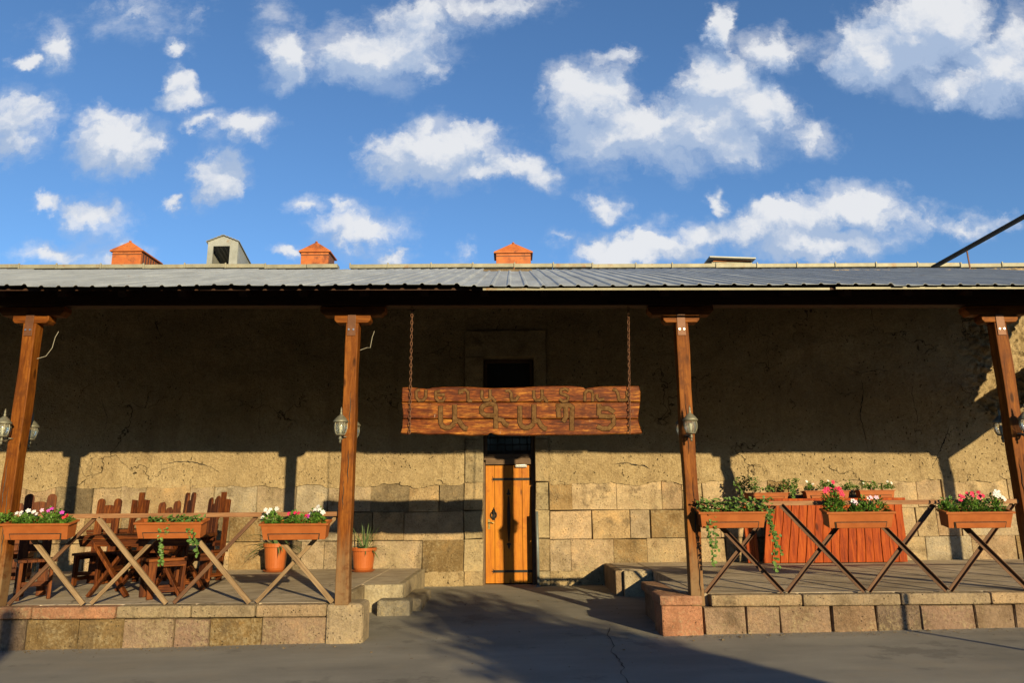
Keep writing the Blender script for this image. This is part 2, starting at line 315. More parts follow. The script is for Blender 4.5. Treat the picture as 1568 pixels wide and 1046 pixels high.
# ---------------------------------------------------------------- mesh helpers
class MB:
    def __init__(s): s.v = []; s.f = []; s.c = []
    def add(s, vs, fs, col=None):
        k = len(s.v); s.v += [tuple(v) for v in vs]; s.f += [tuple(i+k for i in f) for f in fs]; s.c += [col]*len(fs); return s
    def box(s, c, size, M=None, col=None, taper=(1, 1)):
        x, y, z = (q/2 for q in size); tx, ty = taper
        vs = [Vector(p) for p in ((-x,-y,-z),(x,-y,-z),(x,y,-z),(-x,y,-z),(-x*tx,-y*ty,z),(x*tx,-y*ty,z),(x*tx,y*ty,z),(-x*tx,y*ty,z))]
        if M: vs = [M @ v for v in vs]
        vs = [v+Vector(c) for v in vs]
        return s.add(vs, [(0,3,2,1),(4,5,6,7),(0,1,5,4),(1,2,6,5),(2,3,7,6),(3,0,4,7)], col)
    def bar(s, a, b, w, h, up=Vector((0, 0, 1)), col=None):
        a = Vector(a); b = Vector(b); d = (b-a); L = d.length; d.normalize()
        x = d.cross(up)
        if x.length < 1e-4: x = Vector((1, 0, 0))
        x.normalize(); y = d.cross(x)
        M = Matrix((x, y, d)).transposed()
        return s.box((a+b)/2, (w, h, L), M, col)
    def tube(s, pts, r, n=8, flat=None, caps=True):
        pts = [Vector(p) for p in pts]; rs = r if hasattr(r, '__len__') else [r]*len(pts); vs = []; fs = []
        ref = Vector((0, 1, 0)) if flat else None
        px = None
        for i, p in enumerate(pts):
            d = (pts[min(i+1, len(pts)-1)]-pts[max(i-1, 0)]).normalized()
            if flat: x = d.cross(ref).normalized(); y = ref
            else:
                if px is None:
                    x = d.orthogonal().normalized()
                else:
                    x = (px - d*px.dot(d)); x = x.normalized() if x.length > 1e-6 else d.orthogonal().normalized()
                px = x; y = d.cross(x)
            for k in range(n):
                t = 2*math.pi*k/n
                vs.append(p + x*math.cos(t)*rs[i] + y*math.sin(t)*(rs[i]*(flat or 1)))
        for i in range(len(pts)-1):
            for k in range(n): fs.append((i*n+k, i*n+(k+1) % n, (i+1)*n+(k+1) % n, (i+1)*n+k))
        if caps: fs.append(tuple(range(n-1, -1, -1))); fs.append(tuple(range((len(pts)-1)*n, len(pts)*n)))
        return s.add(vs, fs)
    def lathe(s, c, prof, n=16):
        c = Vector(c); vs = []; fs = []
        for r, z in prof:
            for k in range(n):
                t = 2*math.pi*k/n; vs.append(c+Vector((r*math.cos(t), r*math.sin(t), z)))
        for i in range(len(prof)-1):
            for k in range(n): fs.append((i*n+k, i*n+(k+1) % n, (i+1)*n+(k+1) % n, (i+1)*n+k))
        fs.append(tuple(range(n-1, -1, -1))); fs.append(tuple(range((len(prof)-1)*n, len(prof)*n)))
        return s.add(vs, fs)
    def prism(s, pts, thick, M=None, off=(0, 0, 0)):   # outline in local xz, extruded along y
        n = len(pts); vs = [Vector((x, -thick/2, z)) for x, z in pts]+[Vector((x, thick/2, z)) for x, z in pts]
        if M: vs = [M @ v for v in vs]
        vs = [v+Vector(off) for v in vs]
        return s.add(vs, [tuple(range(n)), tuple(range(2*n-1, n-1, -1))]+[(i+n, (i+1) % n+n, (i+1) % n, i) for i in range(n)])
def obj(name, mb, m, parent=None, world=True, bevel=0, smooth=False):
    me = bpy.data.meshes.new(name)
    off = parent_loc(parent) if (parent is not None and world) else Vector()
    me.from_pydata([tuple(Vector(v)-off) for v in mb.v], [], mb.f)
    if any(c is not None for c in mb.c):
        at = me.color_attributes.new('tint', 'FLOAT_COLOR', 'CORNER'); k = 0
        arr = np.ones((len(me.loops), 4), 'f')
        for p, c in zip(me.polygons, mb.c):
            c = c or (.3, .22, .13)
            for li in p.loop_indices: arr[li, :3] = c
        at.data.foreach_set('color', arr.ravel())
    me.materials.append(MAT[m] if isinstance(m, str) else m)
    if smooth:
        for p in me.polygons: p.use_smooth = True
    o = bpy.data.objects.new(name, me); COL.objects.link(o)
    if parent is not None: o.parent = parent
    if bevel:
        b = o.modifiers.new('bevel', 'BEVEL'); b.width = bevel; b.segments = 2; b.limit_method = 'ANGLE'; b.harden_normals = False
    return o
def parent_loc(p):
    v = Vector(p.location)
    while p.parent is not None: p = p.parent; v += Vector(p.location)
    return v
def thing(name, label, cat, loc=(0, 0, 0), rz=0, group=None):
    o = bpy.data.objects.new(name, None); COL.objects.link(o); o.location = loc; o.rotation_euler = (0, 0, rz)
    o.empty_display_size = .1; tag(o, label, cat, group); return o
def tag(o, label, cat, group=None):
    o['label'] = label; o['category'] = cat
    if group: o['group'] = group
    return o
def struct(o): o['kind'] = 'structure'; return o
def dup(root, loc, rz=0, label=None, group=None, scale=None):
    r = root.copy(); COL.objects.link(r); r.location = loc; r.rotation_euler = (0, 0, rz)
    if label: r['label'] = label
    if group: r['group'] = group
    if scale: r.scale = scale
    for ch in list(root.children):
        c = ch.copy(); COL.objects.link(c); c.parent = r
        for g in ch.children:
            d = g.copy(); COL.objects.link(d); d.parent = c
    return r
rnd = random.uniform

# ================================================================ SETTING
FLOOR_L = .305; FLOOR_R = .368; DF = 8.57; DW = 13.2
def ground_z(x, y):
    base = -.080+.0135*max(-14, min(14, x))
    t = max(0, min(1, (y-8.6)/4.2)); t = t*t*(3-2*t)
    return base*(1-t) + .0*t - (.004 if y < 8 else 0)
xs = [-400, -120, -40, -20]+[-14+.5*i for i in range(57)]+[20, 40, 120, 400]
ys = [-400, -120, -40, -15]+[-5+.5*i for i in range(39)]+[20, 40, 120, 600]
mb = MB()
mb.v = [(x, y, ground_z(x, y)+.006*noise.noise(Vector((x*.7, y*.7, 3)))) for y in ys for x in xs]
nx = len(xs)
quad = lambda j, i: (j*nx+i, j*nx+i+1, (j+1)*nx+i+1, (j+1)*nx+i)
mb.f = [quad(j, i) for j in range(len(ys)-1) for i in range(nx-1) if ys[j] >= 5]; mb.c = [None]*len(mb.f)
added_lawn = MB(); added_lawn.v = mb.v; added_lawn.f = [quad(j, i) for j in range(len(ys)-1) for i in range(nx-1) if ys[j] < 5]; added_lawn.c = [None]*len(added_lawn.f)
mat('added_lawn', lambda b: dict(c=rgbs(b, b.noise(b.coord(rnd=False), 3, 8, .75), [(.35, (.022, .035, .010)), (.65, (.055, .085, .022))]), r=.95, s=.1, h=b.noise(b.coord(rnd=False), 30, 6, .8), hd=.06))
struct(obj('road', mb, 'asphalt', smooth=True)); struct(obj('added_lawn', added_lawn, 'added_lawn', smooth=True))  # dark lawn is an unseen addition that cuts sunlight bouncing into the porch
kb = MB(); kb.box((0, 4.94, -.09), (28, .14, .22)); struct(obj('kerb', kb, 'mortar', bevel=.015))

# ---- the adobe building
bld = thing('adobe_building', 'long low adobe building with plaster wall over a sandstone block base', 'building', (0, DW, 0))
DX0, DX1, DTOP = -.525, .385, 3.985
SX0, SX1 = -.86, .62                    # stone door surround
ZB = 1.72
mb = MB(); st = .05
def wall_disp(x, z):
    p = Vector((x, 0, z))
    d = noise.noise(p*.7)*.05 + noise.noise(p*2.6+Vector((5, 0, 0)))*.022 + noise.noise(p*9)*.010
    # rubble masonry at the far right upper end
    t = max(0, min(1, (x-8.1+.35*noise.noise(p*1.7))/.5))*max(0, min(1, (z-2.5-.5*noise.noise(p*2.1))/.4))
    if t > 0:
        dd, _ = noise.voronoi(Vector((x*5.0+noise.noise(p*4)*.6, 0, z*8.0+noise.noise(p*5)*.6)), distance_metric='DISTANCE', exponent=2.5)
        d += -t*(.10*(1-min(1, (dd[1]-dd[0])*2.6)) - .05*dd[0] - .03 - .07*noise.noise(p*2.3))
    # ragged, undercut band where the plaster breaks away above the blocks
    e = max(0, 1-abs(z-1.93)/.20); d += e*(.030*noise.noise(Vector((x*2.2, 4, z*9)))+.022*noise.noise(Vector((x*7, 4, z*16))))
    return d
def wall_grid(x0, x1, z0, z1, st=.05, l0=False, l1=False, rag=True):
    nx = max(1, round((x1-x0)/st)); nz = max(1, round((z1-z0)/st)); vs = []; fs = []
    for j in range(nz+1):
        for i in range(nx+1):
            x = x0+(x1-x0)*i/nx; z = z0+(z1-z0)*j/nz; p = Vector((x, 0, z))
            d = wall_disp(x, z)
            k = max(0, 1-(z-ZB)/.25)       # ragged lower lip of plaster over the blocks
            if rag: d = d*(1-k) + k*(.045+.012*noise.noise(p*6)); z += -k*(.02+.09*max(-.3, noise.noise(Vector((x*2.1, 7, 0))))+.03*noise.noise(Vector((x*9, 7, 0))))
            if i == 0 and l0 or i == nx and l1: d = .0
            vs.append((x, DW-.02-d, z))
    fs = [(j*(nx+1)+i, j*(nx+1)+i+1, (j+1)*(nx+1)+i+1, (j+1)*(nx+1)+i) for j in range(nz) for i in range(nx)]
    mb.add(vs, fs)
wall_grid(-13, SX0, ZB-.0, 5.6, l1=True); wall_grid(SX1, 7.5, ZB-.0, 5.6, l0=True); wall_grid(7.5, 13.5, ZB-.0, 5.6, st=.03); wall_grid(SX0, SX1, 4.46, 5.6, rag=False)
bm = bmesh.new(); me_ = bpy.data.meshes.new('w'); me_.from_pydata(mb.v, [], mb.f); bm.from_mesh(me_); bmesh.ops.remove_doubles(bm, verts=bm.verts, dist=.001)
mb = MB(); bm.verts.index_update(); mb.add([v.co for v in bm.verts], [tuple(v.index for v in f.verts) for f in bm.faces]); bm.free()
obj('plaster_wall', mb, 'adobe', bld, smooth=True)
mb = MB()
mb.box((-6.8, DW+.40, 2.8), (12.55, .70, 5.6)); mb.box((6.95, DW+.40, 2.8), (13.1, .70, 5.6)); mb.box((-.07, DW+.40, 4.85), (.91, .70, 1.7))
mb.box((0, DW+9.7, 3.2), (27, .3, 6.4)); mb.box((-13.2, DW+5, 2.9), (.3, 9, 5.8)); mb.box((13.7, DW+5, 2.9), (.3, 9, 5.8))
mb.box((0, DW+2.2, .1), (26, .1, .2))
obj('wall_core', mb, 'mortar', bld)
PAL = [(.36, .26, .15), (.40, .30, .18), (.33, .22, .11), (.28, .215, .14), (.42, .30, .19), (.24, .165, .085), (.37, .255, .155), (.30, .26, .19), (.44, .33, .21)]
PAL_D = [(.25, .19, .12), (.27, .18, .085), (.24, .18, .115), (.31, .23, .13)]
PALF = [(a, b_*.95, c*1.08) for a, b_, c in [(.33, .235, .14), (.36, .26, .155), (.30, .205, .115), (.34, .235, .15), (.38, .27, .17), (.31, .225, .135), (.24, .18, .12)]]
PALW = [(a, b_*.965, c*1.02) for a, b_, c in [(.50, .375, .215), (.54, .415, .25), (.47, .34, .18), (.44, .345, .22), (.55, .41, .25), (.37, .255, .12), (.50, .36, .215), (.43, .365, .25), (.56, .43, .26), (.52, .40, .23)]]
def blocks(mb, x0, x1, z0, z1, y, wmin, wmax, pal, gap=.005, depth=.10, axis='x', proud=.012, cols=None, bev=.008):
    x = x0; k = 0
    while x < x1-.02:
        w = rnd(wmin, wmax)
        if x+w > x1-wmin*.55: w = x1-x
        g = gap*rnd(.5, 1.5); c = random.choice(pal) if not cols else cols[k % len(cols)]; k += 1
        kk = rnd(.85, 1.12); c = tuple(q*kk for q in c)
        pr = rnd(0, proud)
        a, b_, lo, hi = x+g/2, x+w-g/2, z0+g/2*rnd(.6, 1.2), z1-g/2*rnd(.6, 1.2)
        j = lambda: rnd(-.009, .009)
        bv = bev
        out = [(a+j(), lo+j()), (b_+j(), lo+j()), (b_+j(), hi+j()), (a+j(), hi+j())]
        inn = [(out[0][0]+bv, out[0][1]+bv), (out[1][0]-bv, out[1][1]+bv), (out[2][0]-bv, out[2][1]-bv), (out[3][0]+bv, out[3][1]-bv)]
        rows = [(out, depth), (out, bv*.8), (inn, -pr)]
        vs = []
        for pts, dy in rows:
            for (p, q) in pts: vs.append((p, y+dy+(rnd(-.006, .006) if dy <= 0 else 0), q) if axis == 'x' else (y+dy*(1 if axis == 'y+' else -1), p, q))
        fs = []
        for r_ in (0, 4):
            for i in range(4): fs.append((r_+i, r_+(i+1) % 4, r_+4+(i+1) % 4, r_+4+i))
        fs.append((8, 9, 10, 11))
        if axis == 'y+': fs = [tuple(reversed(f)) for f in fs]
        mb.add(vs, fs, c); x += w
CR = [([(245, 713), (262, 709), (285, 707), (303, 710), (325, 716), (340, 727)], .020), ([(238, 728), (250, 718), (262, 716)], .008), ([(28, 737), (45, 733), (60, 736), (95, 735), (120, 740)], .008),
      ([(395, 722), (430, 731), (470, 729), (500, 726), (520, 731)], .009), ([(548, 728), (560, 727), (572, 731)], .016), ([(590, 720), (604, 726), (610, 734)], .012), ([(640, 722), (660, 726), (672, 738)], .010),
      ([(938, 711), (958, 709), (976, 713), (984, 712), (998, 720), (1010, 728)], .026), ([(1318, 572), (1322, 600), (1316, 636), (1324, 668), (1328, 692)], .018), ([(1290, 560), (1318, 572), (1345, 566), (1370, 572)], .012),
      ([(1452, 650), (1441, 684), (1432, 705), (1426, 716)], .020), ([(1398, 566), (1394, 604), (1404, 640), (1401, 680)], .010), ([(1462, 585), (1474, 600), (1490, 604)], .010), ([(1070, 560), (1064, 600), (1075, 640)], .008), ([(150, 590), (165, 640), (158, 680)], .008), ([(395, 560), (402, 610), (396, 650), (404, 690)], .008), ([(1180, 500), (1172, 540), (1184, 600)], .007)]
random.seed(17)
for pts, wd in CR:
    mb = MB()
    pp = [P(x_, y_, DW) for x_, y_ in pts]; q = []
    for a, b_ in zip(pp, pp[1:]):
        n_ = max(2, int((b_-a).length/.035))
        for k in range(n_): q.append(a.lerp(b_, k/n_)+Vector((rnd(-.010, .010), 0, rnd(-.010, .010))))
    q.append(pp[-1]); vs = []
    for i, p in enumerate(q):
        t_ = (q[min(i+1, len(q)-1)]-q[max(i-1, 0)]); t_ = Vector((-t_.z, 0, t_.x)).normalized(); w_ = wd*.5*rnd(.25, 1.2)*math.sin(math.pi*(i+.4)/(len(q)))
        for s_ in (-1, 1): v = p+t_*w_*s_; vs.append((v.x, DW-.027-wall_disp(v.x, v.z), v.z))
    mb.add(vs, [(2*i, 2*i+1, 2*i+3, 2*i+2) for i in range(len(q)-1)]); obj('plaster_crack', mb, 'interior', bld)
courses = [(.22, .76), (.76, 1.245), (1.245, 1.74)]
mb = MB()
for z0, z1 in courses: blocks(mb, -13, SX0-.005, z0, z1, DW-.035, .38, .85, PALW+(PAL_D if z0 < 1 else PAL_D[:1]), proud=.025)
obj('stone_base', mb, 'stone', bld)
mb = MB()
for z0, z1 in courses: blocks(mb, SX1+.005, 13.5, z0, z1, DW-.035, .34, .80, PALW+PALW+PAL_D[1:2], proud=.025)
obj('stone_base', mb, 'stone', bld)
random.seed(11)
for a, b_ in ((-1.75, SX0), (SX1, 1.65)):
    n = int((b_-a)/.04)
    mb = MB(); vs = []; fs = []
    for j in range(6):
        for i in range(n+1):
            x = a+(b_-a)*i/n; z = -.05+.29*j/5
            vs.append((x, DW-.045-.035*noise.noise(Vector((x*5, 3, z*8)))-.02*(1-j/5), z+(.03*noise.noise(Vector((x*4, 0, 0))) if j == 5 else 0)))
    fs = [(j*(n+1)+i, j*(n+1)+i+1, (j+1)*(n+1)+i+1, (j+1)*(n+1)+i) for j in range(5) for i in range(n)]
    mb.add(vs, fs); obj('rough_footing', mb, 'adobe', bld, smooth=True)
# stone door surround
mb = MB(); SC = [(.50, .385, .23), (.45, .33, .19), (.48, .38, .235)]
zz = [.0, .24, .78, 1.26, 1.74, 2.5, 3.2, DTOP]
for i in range(len(zz)-1):
    blocks(mb, SX0, DX0, zz[i], zz[i+1], DW-.065, 1, 1, SC, gap=.008, depth=.5)
    blocks(mb, DX1, SX1, zz[i], zz[i+1], DW-.065, 1, 1, SC, gap=.008, depth=.5)
blocks(mb, SX0, SX1, DTOP, 4.48, DW-.065, 2, 2, SC, gap=.008, depth=.3)
obj('door_surround', mb, 'stone', bld)
YD = DW+.20                                # plane of the door leaf
mb = MB()
mb.box((DX0+.012, YD-.0, 1.05), (.03, .16, 2.10)); mb.box((DX1-.03, YD+.03, 1.05), (.06, .16, 2.10)); mb.box(((DX0+DX1)/2, YD-.01, 2.10), (DX1-DX0-.07, .16, .085))
mb.box(((DX0+DX1)/2, YD-.04, 2.155), (DX1-DX0, .05, .03))
obj('door_frame', mb, 'old_frame', bld, bevel=.004)
dl = MB(); w0 = DX0+.03; w1 = DX1-.065; nb = 5; bw = (w1-w0)/nb
for i in range(nb): dl.box((w0+bw*(i+.5), YD, 1.03), (bw-.007, .05, 2.02))
door = obj('door', dl, 'door_wood', bld, bevel=.003); door['label'] = 'honey coloured plank door with iron straps'
mb = MB()
bc = MB(); bc.box(((w0+w1)/2, YD+.03, 1.03), (w1-w0, .03, 2.02)); obj('door_backing', bc, 'door_wood', bld)
for z in (.22, 1.80):
    h = MB(); h.box((w1-.335, YD-.031, z), (.67, .010, .042))
    x = w1-.67
    h.prism([(x+.015, z), (x-.02, z+.05), (x-.01, z+.012), (x-.045, z), (x-.01, z-.012), (x-.02, z-.05)], .010, off=(0, YD-.031, 0))
    h2 = obj('hinge_strap', h, 'iron', None); h2.parent = door; h2.location = -Vector(bld.location)
hd = MB(); cx = .045+(-.06); 
hx = P(779, 780, YD).x; z0, z1 = .62, 1.60; n = 14
hd.tube([(hx, YD-.035-.055*math.sin(math.pi*i/n), z0+.1+(z1-z0-.2)*i/n) for i in range(n+1)], [.012+.022*math.sin(math.pi*i/n) for i in range(n+1)], 10)
for z, s_ in ((z0+.06, -1), (z1-.06, 1)):
    hd.prism([(hx-.045, z+.01*s_), (hx-.02, z-.02*s_), (hx+.02, z-.02*s_), (hx+.045, z+.01*s_), (hx+.02, z+.02*s_), (hx+.018, z+.055*s_), (hx, z+.10*s_), (hx-.018, z+.055*s_), (hx-.02, z+.02*s_)][::(1 if s_ > 0 else -1)], .012, off=(0, YD-.032, 0))
o = obj('door_handle', hd, 'iron', None); o.parent = door; o.location = -Vector(bld.location)
kn = MB(); kx = P(756, 789, YD).x; kz = P(756, 789, YD).z
kn.tube([(kx+.05*math.cos(t*math.pi/8), YD-.05, kz+.06*math.sin(t*math.pi/8)) for t in range(17)], .010, 8); kn.lathe((kx, YD-.03, kz+.03), [(.03, -.01), (.03, .05), (.012, .07), (.006, .10)], 10)
kn.box((kx, YD-.03, kz-.01), (.05, .012, .16))
o = obj('door_knocker', kn, 'iron', None); o.parent = door; o.location = -Vector(bld.location)
lk = MB(); lx = P(749, 803, YD).x; lz = P(749, 803, YD).z
lk.box((lx, YD-.03, lz), (.035, .01, .17)); lk.tube([(lx, YD-.03, lz+.03), (lx, YD-.075, lz+.03), (lx+.05, YD-.075, lz+.032), (lx+.09, YD-.072, lz+.02)], .009, 8); lk.tube([(lx, YD-.03, lz-.04), (lx, YD-.045, lz-.04)], .012, 8)
o = obj('door_lock', lk, 'brass', None); o.parent = door; o.location = -Vector(bld.location)
cl = MB(); c = P(798, 719, YD); cl.box((c.x, YD-.05, 2.03), (.20, .05, .045)); cl.bar((c.x+.07, YD-.085, 2.05), (c.x-.10, YD-.10, 2.035), .02, .01)
o = obj('door_closer', cl, 'bolt', None); o.parent = door; o.location = -Vector(bld.location)
# window above the door: dark glass behind a diagonal lattice
fr = MB(); a = DX0+.01; c_ = DX1-.01; zt = DTOP-.01; zb = 2.175
fr.box((a+.025, YD+.02, (zb+zt)/2), (.05, .08, zt-zb)); fr.box((c_-.025, YD+.02, (zb+zt)/2), (.05, .08, zt-zb)); fr.box(((a+c_)/2, YD+.02, zb+.035), (c_-a-.1, .08, .07)); fr.box(((a+c_)/2, YD+.02, zt-.025), (c_-a-.1, .08, .05)); fr.box(((a+c_)/2, YD+.02, 2.95), (c_-a-.1, .07, .06))
wf = obj('window', fr, 'old_frame', bld, bevel=.003)
g = MB(); g.box(((a+c_)/2, YD+.06, (zb+zt)/2), (c_-a-.08, .008, zt-zb-.06)); o = obj('pane', g, 'window_glass', None); o.parent = wf; o.location = -Vector(bld.location)
g = MB()
for i in range(6):
    x = a+.10+i*.135; g.tube([(x, YD-.02, zb+.07), (x, YD-.02, 2.92)], .007, 6)
for i in range(6):
    z = zb+.12+i*.125; g.tube([(a+.05, YD-.03, z), (c_-.05, YD-.03, z)], .007, 6)
o = obj('window_grille', g, 'iron', None); o.parent = wf; o.location = -Vector(bld.location)
g = MB(); g.box((-.07, YD+.9, 2.0), (.9, .02, 4.0)); g.box((-.07, YD+.5, -.02), (.9, .8, .04)); obj('dark_interior', g, 'interior', bld)
# main roof behind the porch sheets
def roof_z(x, y): return 3.735-.0078*x + .356*(y-7.85)
mb = MB()
vs = []
for y in (15.05, 15.6, 22.9):
    for x in (-14, 14): vs.append((x, y, {15.05: 6.24, 15.6: 6.38, 22.9: 6.0}[y]-.0078*x))
mb.add(vs, [(0, 1, 3, 2), (2, 3, 5, 4)])
obj('roof', mb, 'roof_metal', bld)
mb = MB(); prof = []; x = 9.99
while x < 14.2: prof += [(x, 0), (x+.122, 0), (x+.140, .017), (x+.164, .017), (x+.182, 0)]; x += .193
mb.add([(a, y, roof_z(a, y)+b_-.012) for y in (13.0, 15.05) for a, b_ in prof], [(i, i+1, len(prof)+i+1, len(prof)+i) for i in range(len(prof)-1)])
obj('roof_edge_sheet', mb, 'roof_metal', bld)
# ridge capping made of short sheet pieces
random.seed(3)
mb = MB(); x = -13.8
while x < 13.2:
    L = rnd(.75, .95); z = 6.31-.0078*(x+L/2)+rnd(-.008, .008)
    if x < -3.72 <= x+L: L = -3.72-x+.0; mb.box((x+L/2, 15.12, z+.045), (max(.05, L-.012), .22, .085)); obj('ridge_capping', mb, 'cap_metal', bld, bevel=.006); mb = MB(); L += .26
    elif False: obj('ridge_capping', mb, 'cap_metal', bld, bevel=.006); mb = MB()
    else:
        mb.box((x+L/2, 15.12, z+.045), (L-.012, .22, .085)); mb.box((x+.01, 15.0, z+.05), (.03, .03, .12))
    x += L
obj('ridge_capping', mb, 'cap_metal', bld, bevel=.006)

# ---- porch canopy
can = thing('porch_canopy', 'long corrugated grey metal porch roof on wooden beams', 'porch roof', (0, DF, 3.7))
mb = MB(); pitch = .193; x = -13.5; xe = 9.95; prof = []
while x < xe:
    sh = (int((x+20)/.965) % 5)*.004
    prof += [(x, 0+sh), (x+.122, 0+sh), (x+.140, .017+sh), (x+.164, .017+sh), (x+.182, 0+sh)]; x += pitch
rows = [7.85, 8.6, 9.6, 10.8, 12.0, 13.4, 15.05]
vs = []
for y in rows:
    for px_, pz in prof:
        wob = .010*noise.noise(Vector((px_*1.1, y*.8, 0)))+.006*noise.noise(Vector((px_*4, y*.9, 2)))
        vs.append((px_, y-.0+ (.012*noise.noise(Vector((int(px_/.965)*3.1, 0, 0))) if y == rows[0] else 0), roof_z(px_, y)+pz+wob-(.025 if y > 15 else 0)))
n = len(prof)
mb.add(vs, [(j*n+i, j*n+i+1, (j+1)*n+i+1, (j+1)*n+i) for j in range(len(rows)-1) for i in range(n-1)])
rs_ = obj('roof_sheet', mb, 'roof_metal', can)
so = rs_.modifiers.new('thickness', 'SOLIDIFY'); so.thickness = .004; so.offset = -1
# boards beneath the sheets, rafters, purlins
M20 = Matrix.Rotation(math.atan(.356), 3, 'X')
mb = MB()
def under(x, y, dz): return Vector((x, y, roof_z(x, y)-dz))
vs = []
for y in (7.95, 15.0):
    for x in (-13.4, 9.9): vs += [(x, y, roof_z(x, y)-.030), (x, y, roof_z(x, y)-.055)]
mb.add(vs, [(0, 2, 6, 4), (1, 5, 7, 3), (0, 1, 3, 2), (4, 6, 7, 5), (0, 4, 5, 1), (2, 3, 7, 6)])
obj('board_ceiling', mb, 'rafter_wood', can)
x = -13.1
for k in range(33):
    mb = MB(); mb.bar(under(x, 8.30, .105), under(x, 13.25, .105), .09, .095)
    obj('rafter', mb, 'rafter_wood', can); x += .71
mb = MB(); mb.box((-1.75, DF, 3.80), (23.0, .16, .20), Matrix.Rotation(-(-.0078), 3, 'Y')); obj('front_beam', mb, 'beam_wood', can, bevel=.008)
for xa, xb, dz in ((-.32, 3.55, .044), (3.62, 9.95, .036)):
    mb = MB(); mb.bar((xa, 7.90, roof_z(xa, 7.9)-dz-.0), (xb, 7.90, roof_z(xb, 7.9)-dz), .022, .024)
    obj('fascia_batten', mb, 'cap_metal' if xa > -1 else 'dark_rafter_end', can)
# closed beam along the right-hand end, back to the wall
mb = MB(); mb.box((9.65, 10.88, 3.60), (.14, 4.50, .56)); obj('end_beam', mb, 'rafter_wood', can, bevel=.01)

# ---- terraces
def floor_slab(mb, x0, x1, y0, y1, z0, z1):
    mb.box(((x0+x1)/2, (y0+y1)/2, (z0+z1)/2), (x1-x0, y1-y0, z1-z0))
random.seed(21)
TL = thing('stone_terrace', 'left raised terrace of tan sandstone blocks under the tables', 'terrace', (-6, 10, 0))
mb = MB(); z = FLOOR_L
floor_slab(mb, -13.5, -2.10, 8.66, 13.12, -.4, z)
floor_slab(mb, -2.10, -1.60, 10.60, 13.12, -.4, z-.003)
obj('terrace_floor', mb, 'screed', TL, bevel=.012)
mb = MB(); x = -13.5; COP = [(.40, .28, .17), (.44, .31, .19), (.36, .27, .17), (.48, .24, .14), (.40, .30, .20)]
def coping(x0, x1, y0, y1, z0, z1, lens, pal=COP):
    mb = MB(); x = x0; 
    while x < x1-.05:
        L = rnd(*lens)
        if x+L > x1-.4: L = x1-x
        kk = rnd(.88, 1.1); c = tuple(q*kk for q in random.choice(pal))
        mb.box((x+L/2, (y0+y1)/2+rnd(-.008, .008), (z0+z1)/2+rnd(-.004, .003)), (L-.012, y1-y0, z1-z0), Matrix.Rotation(rnd(-.004, .004), 3, 'Z'), c); x += L
    return mb
obj('coping', coping(-13.5, -2.06, 8.50, 8.80, .175, .302, (.65, .98)), 'stone', TL, bevel=.018)
mb = MB(); blocks(mb, -13.5, -2.06, -.32, .172, DF-.02, .38, .64, PALF+[(.23, .15, .065), (.25, .165, .075), (.38, .26, .17)], gap=.014, depth=.12, proud=.02)
obj('stone_facing', mb, 'stone', TL)
mb = MB(); mb.box((-1.86, 8.70, .08), (.41, .42, .46), col=(.42, .32, .21)); o = obj('corner_block', mb, 'stone', TL, bevel=.045)
mb = MB(); mb.box((-1.80, 10.62, .05), (.56, .16, .50), col=(.50, .42, .29)); obj('edge_wall', mb, 'stone', TL, bevel=.02)
mb = MB(); mb.box((-1.58, 11.9, .05), (.12, 2.39, .50), col=(.42, .34, .23)); obj('edge_wall', mb, 'stone', TL, bevel=.02)
mb = MB(); mb.box((-2.09, 9.68, .05), (.10, 1.74, .50), col=(.36, .28, .18)); obj('edge_wall', mb, 'stone', TL, bevel=.02)
mb = MB(); mb.box((-1.60, 10.40, .01), (.44, .32, .24), col=(.30, .26, .20)); obj('step', mb, 'stone', TL, bevel=.03)
mb = MB(); mb.box((-1.40, 11.20, .0), (.26, 1.25, .22), col=(.33, .27, .19)); obj('step', mb, 'stone', TL, bevel=.03)

TR = thing('stone_terrace', 'right raised terrace with a large pink corner stone below the plank bar', 'terrace', (6, 10, 0))
mb = MB(); z = FLOOR_R
floor_slab(mb, 2.10, 13.5, 8.66, 13.12, -.4, z)
floor_slab(mb, 1.64, 2.10, 11.72, 13.12, -.4, z-.003)
floor_slab(mb, 1.88, 2.10, 8.80, 10.05, -.4, z-.003)
obj('terrace_floor', mb, 'screed', TR, bevel=.012)
obj('coping', coping(2.16, 13.5, 8.50, 8.80, .245, .365, (.75, 1.15)), 'stone', TR, bevel=.018)
mb = MB(); blocks(mb, 2.08, 13.5, -.22, .242, DF-.02, .36, .60, PALF, gap=.014, depth=.12, proud=.02)
obj('stone_facing', mb, 'stone', TR)
mb = MB(); mb.box((1.835, 8.72, .05), (.45, .44, .41), col=(.50, .235, .135)); mb.box((1.83, 8.735, .310), (.47, .50, .105), col=(.50, .25, .15)); obj('corner_block', mb, 'stone', TR, bevel=.02)
for c_, s_, k_ in (((1.77, 9.52, .31), (.24, 1.07, .106), (.44, .24, .15)), ((1.80, 9.50, .02), (.22, 1.05, .47), (.30, .20, .13)), ((1.60, 12.40, .10), (.12, 1.42, .52), (.33, .23, .15)), ((1.88, 11.66, .10), (.44, .12, .52), (.50, .40, .27))):
    mb = MB(); mb.box(c_, s_, col=k_); obj('edge_wall', mb, 'stone', TR, bevel=.02)

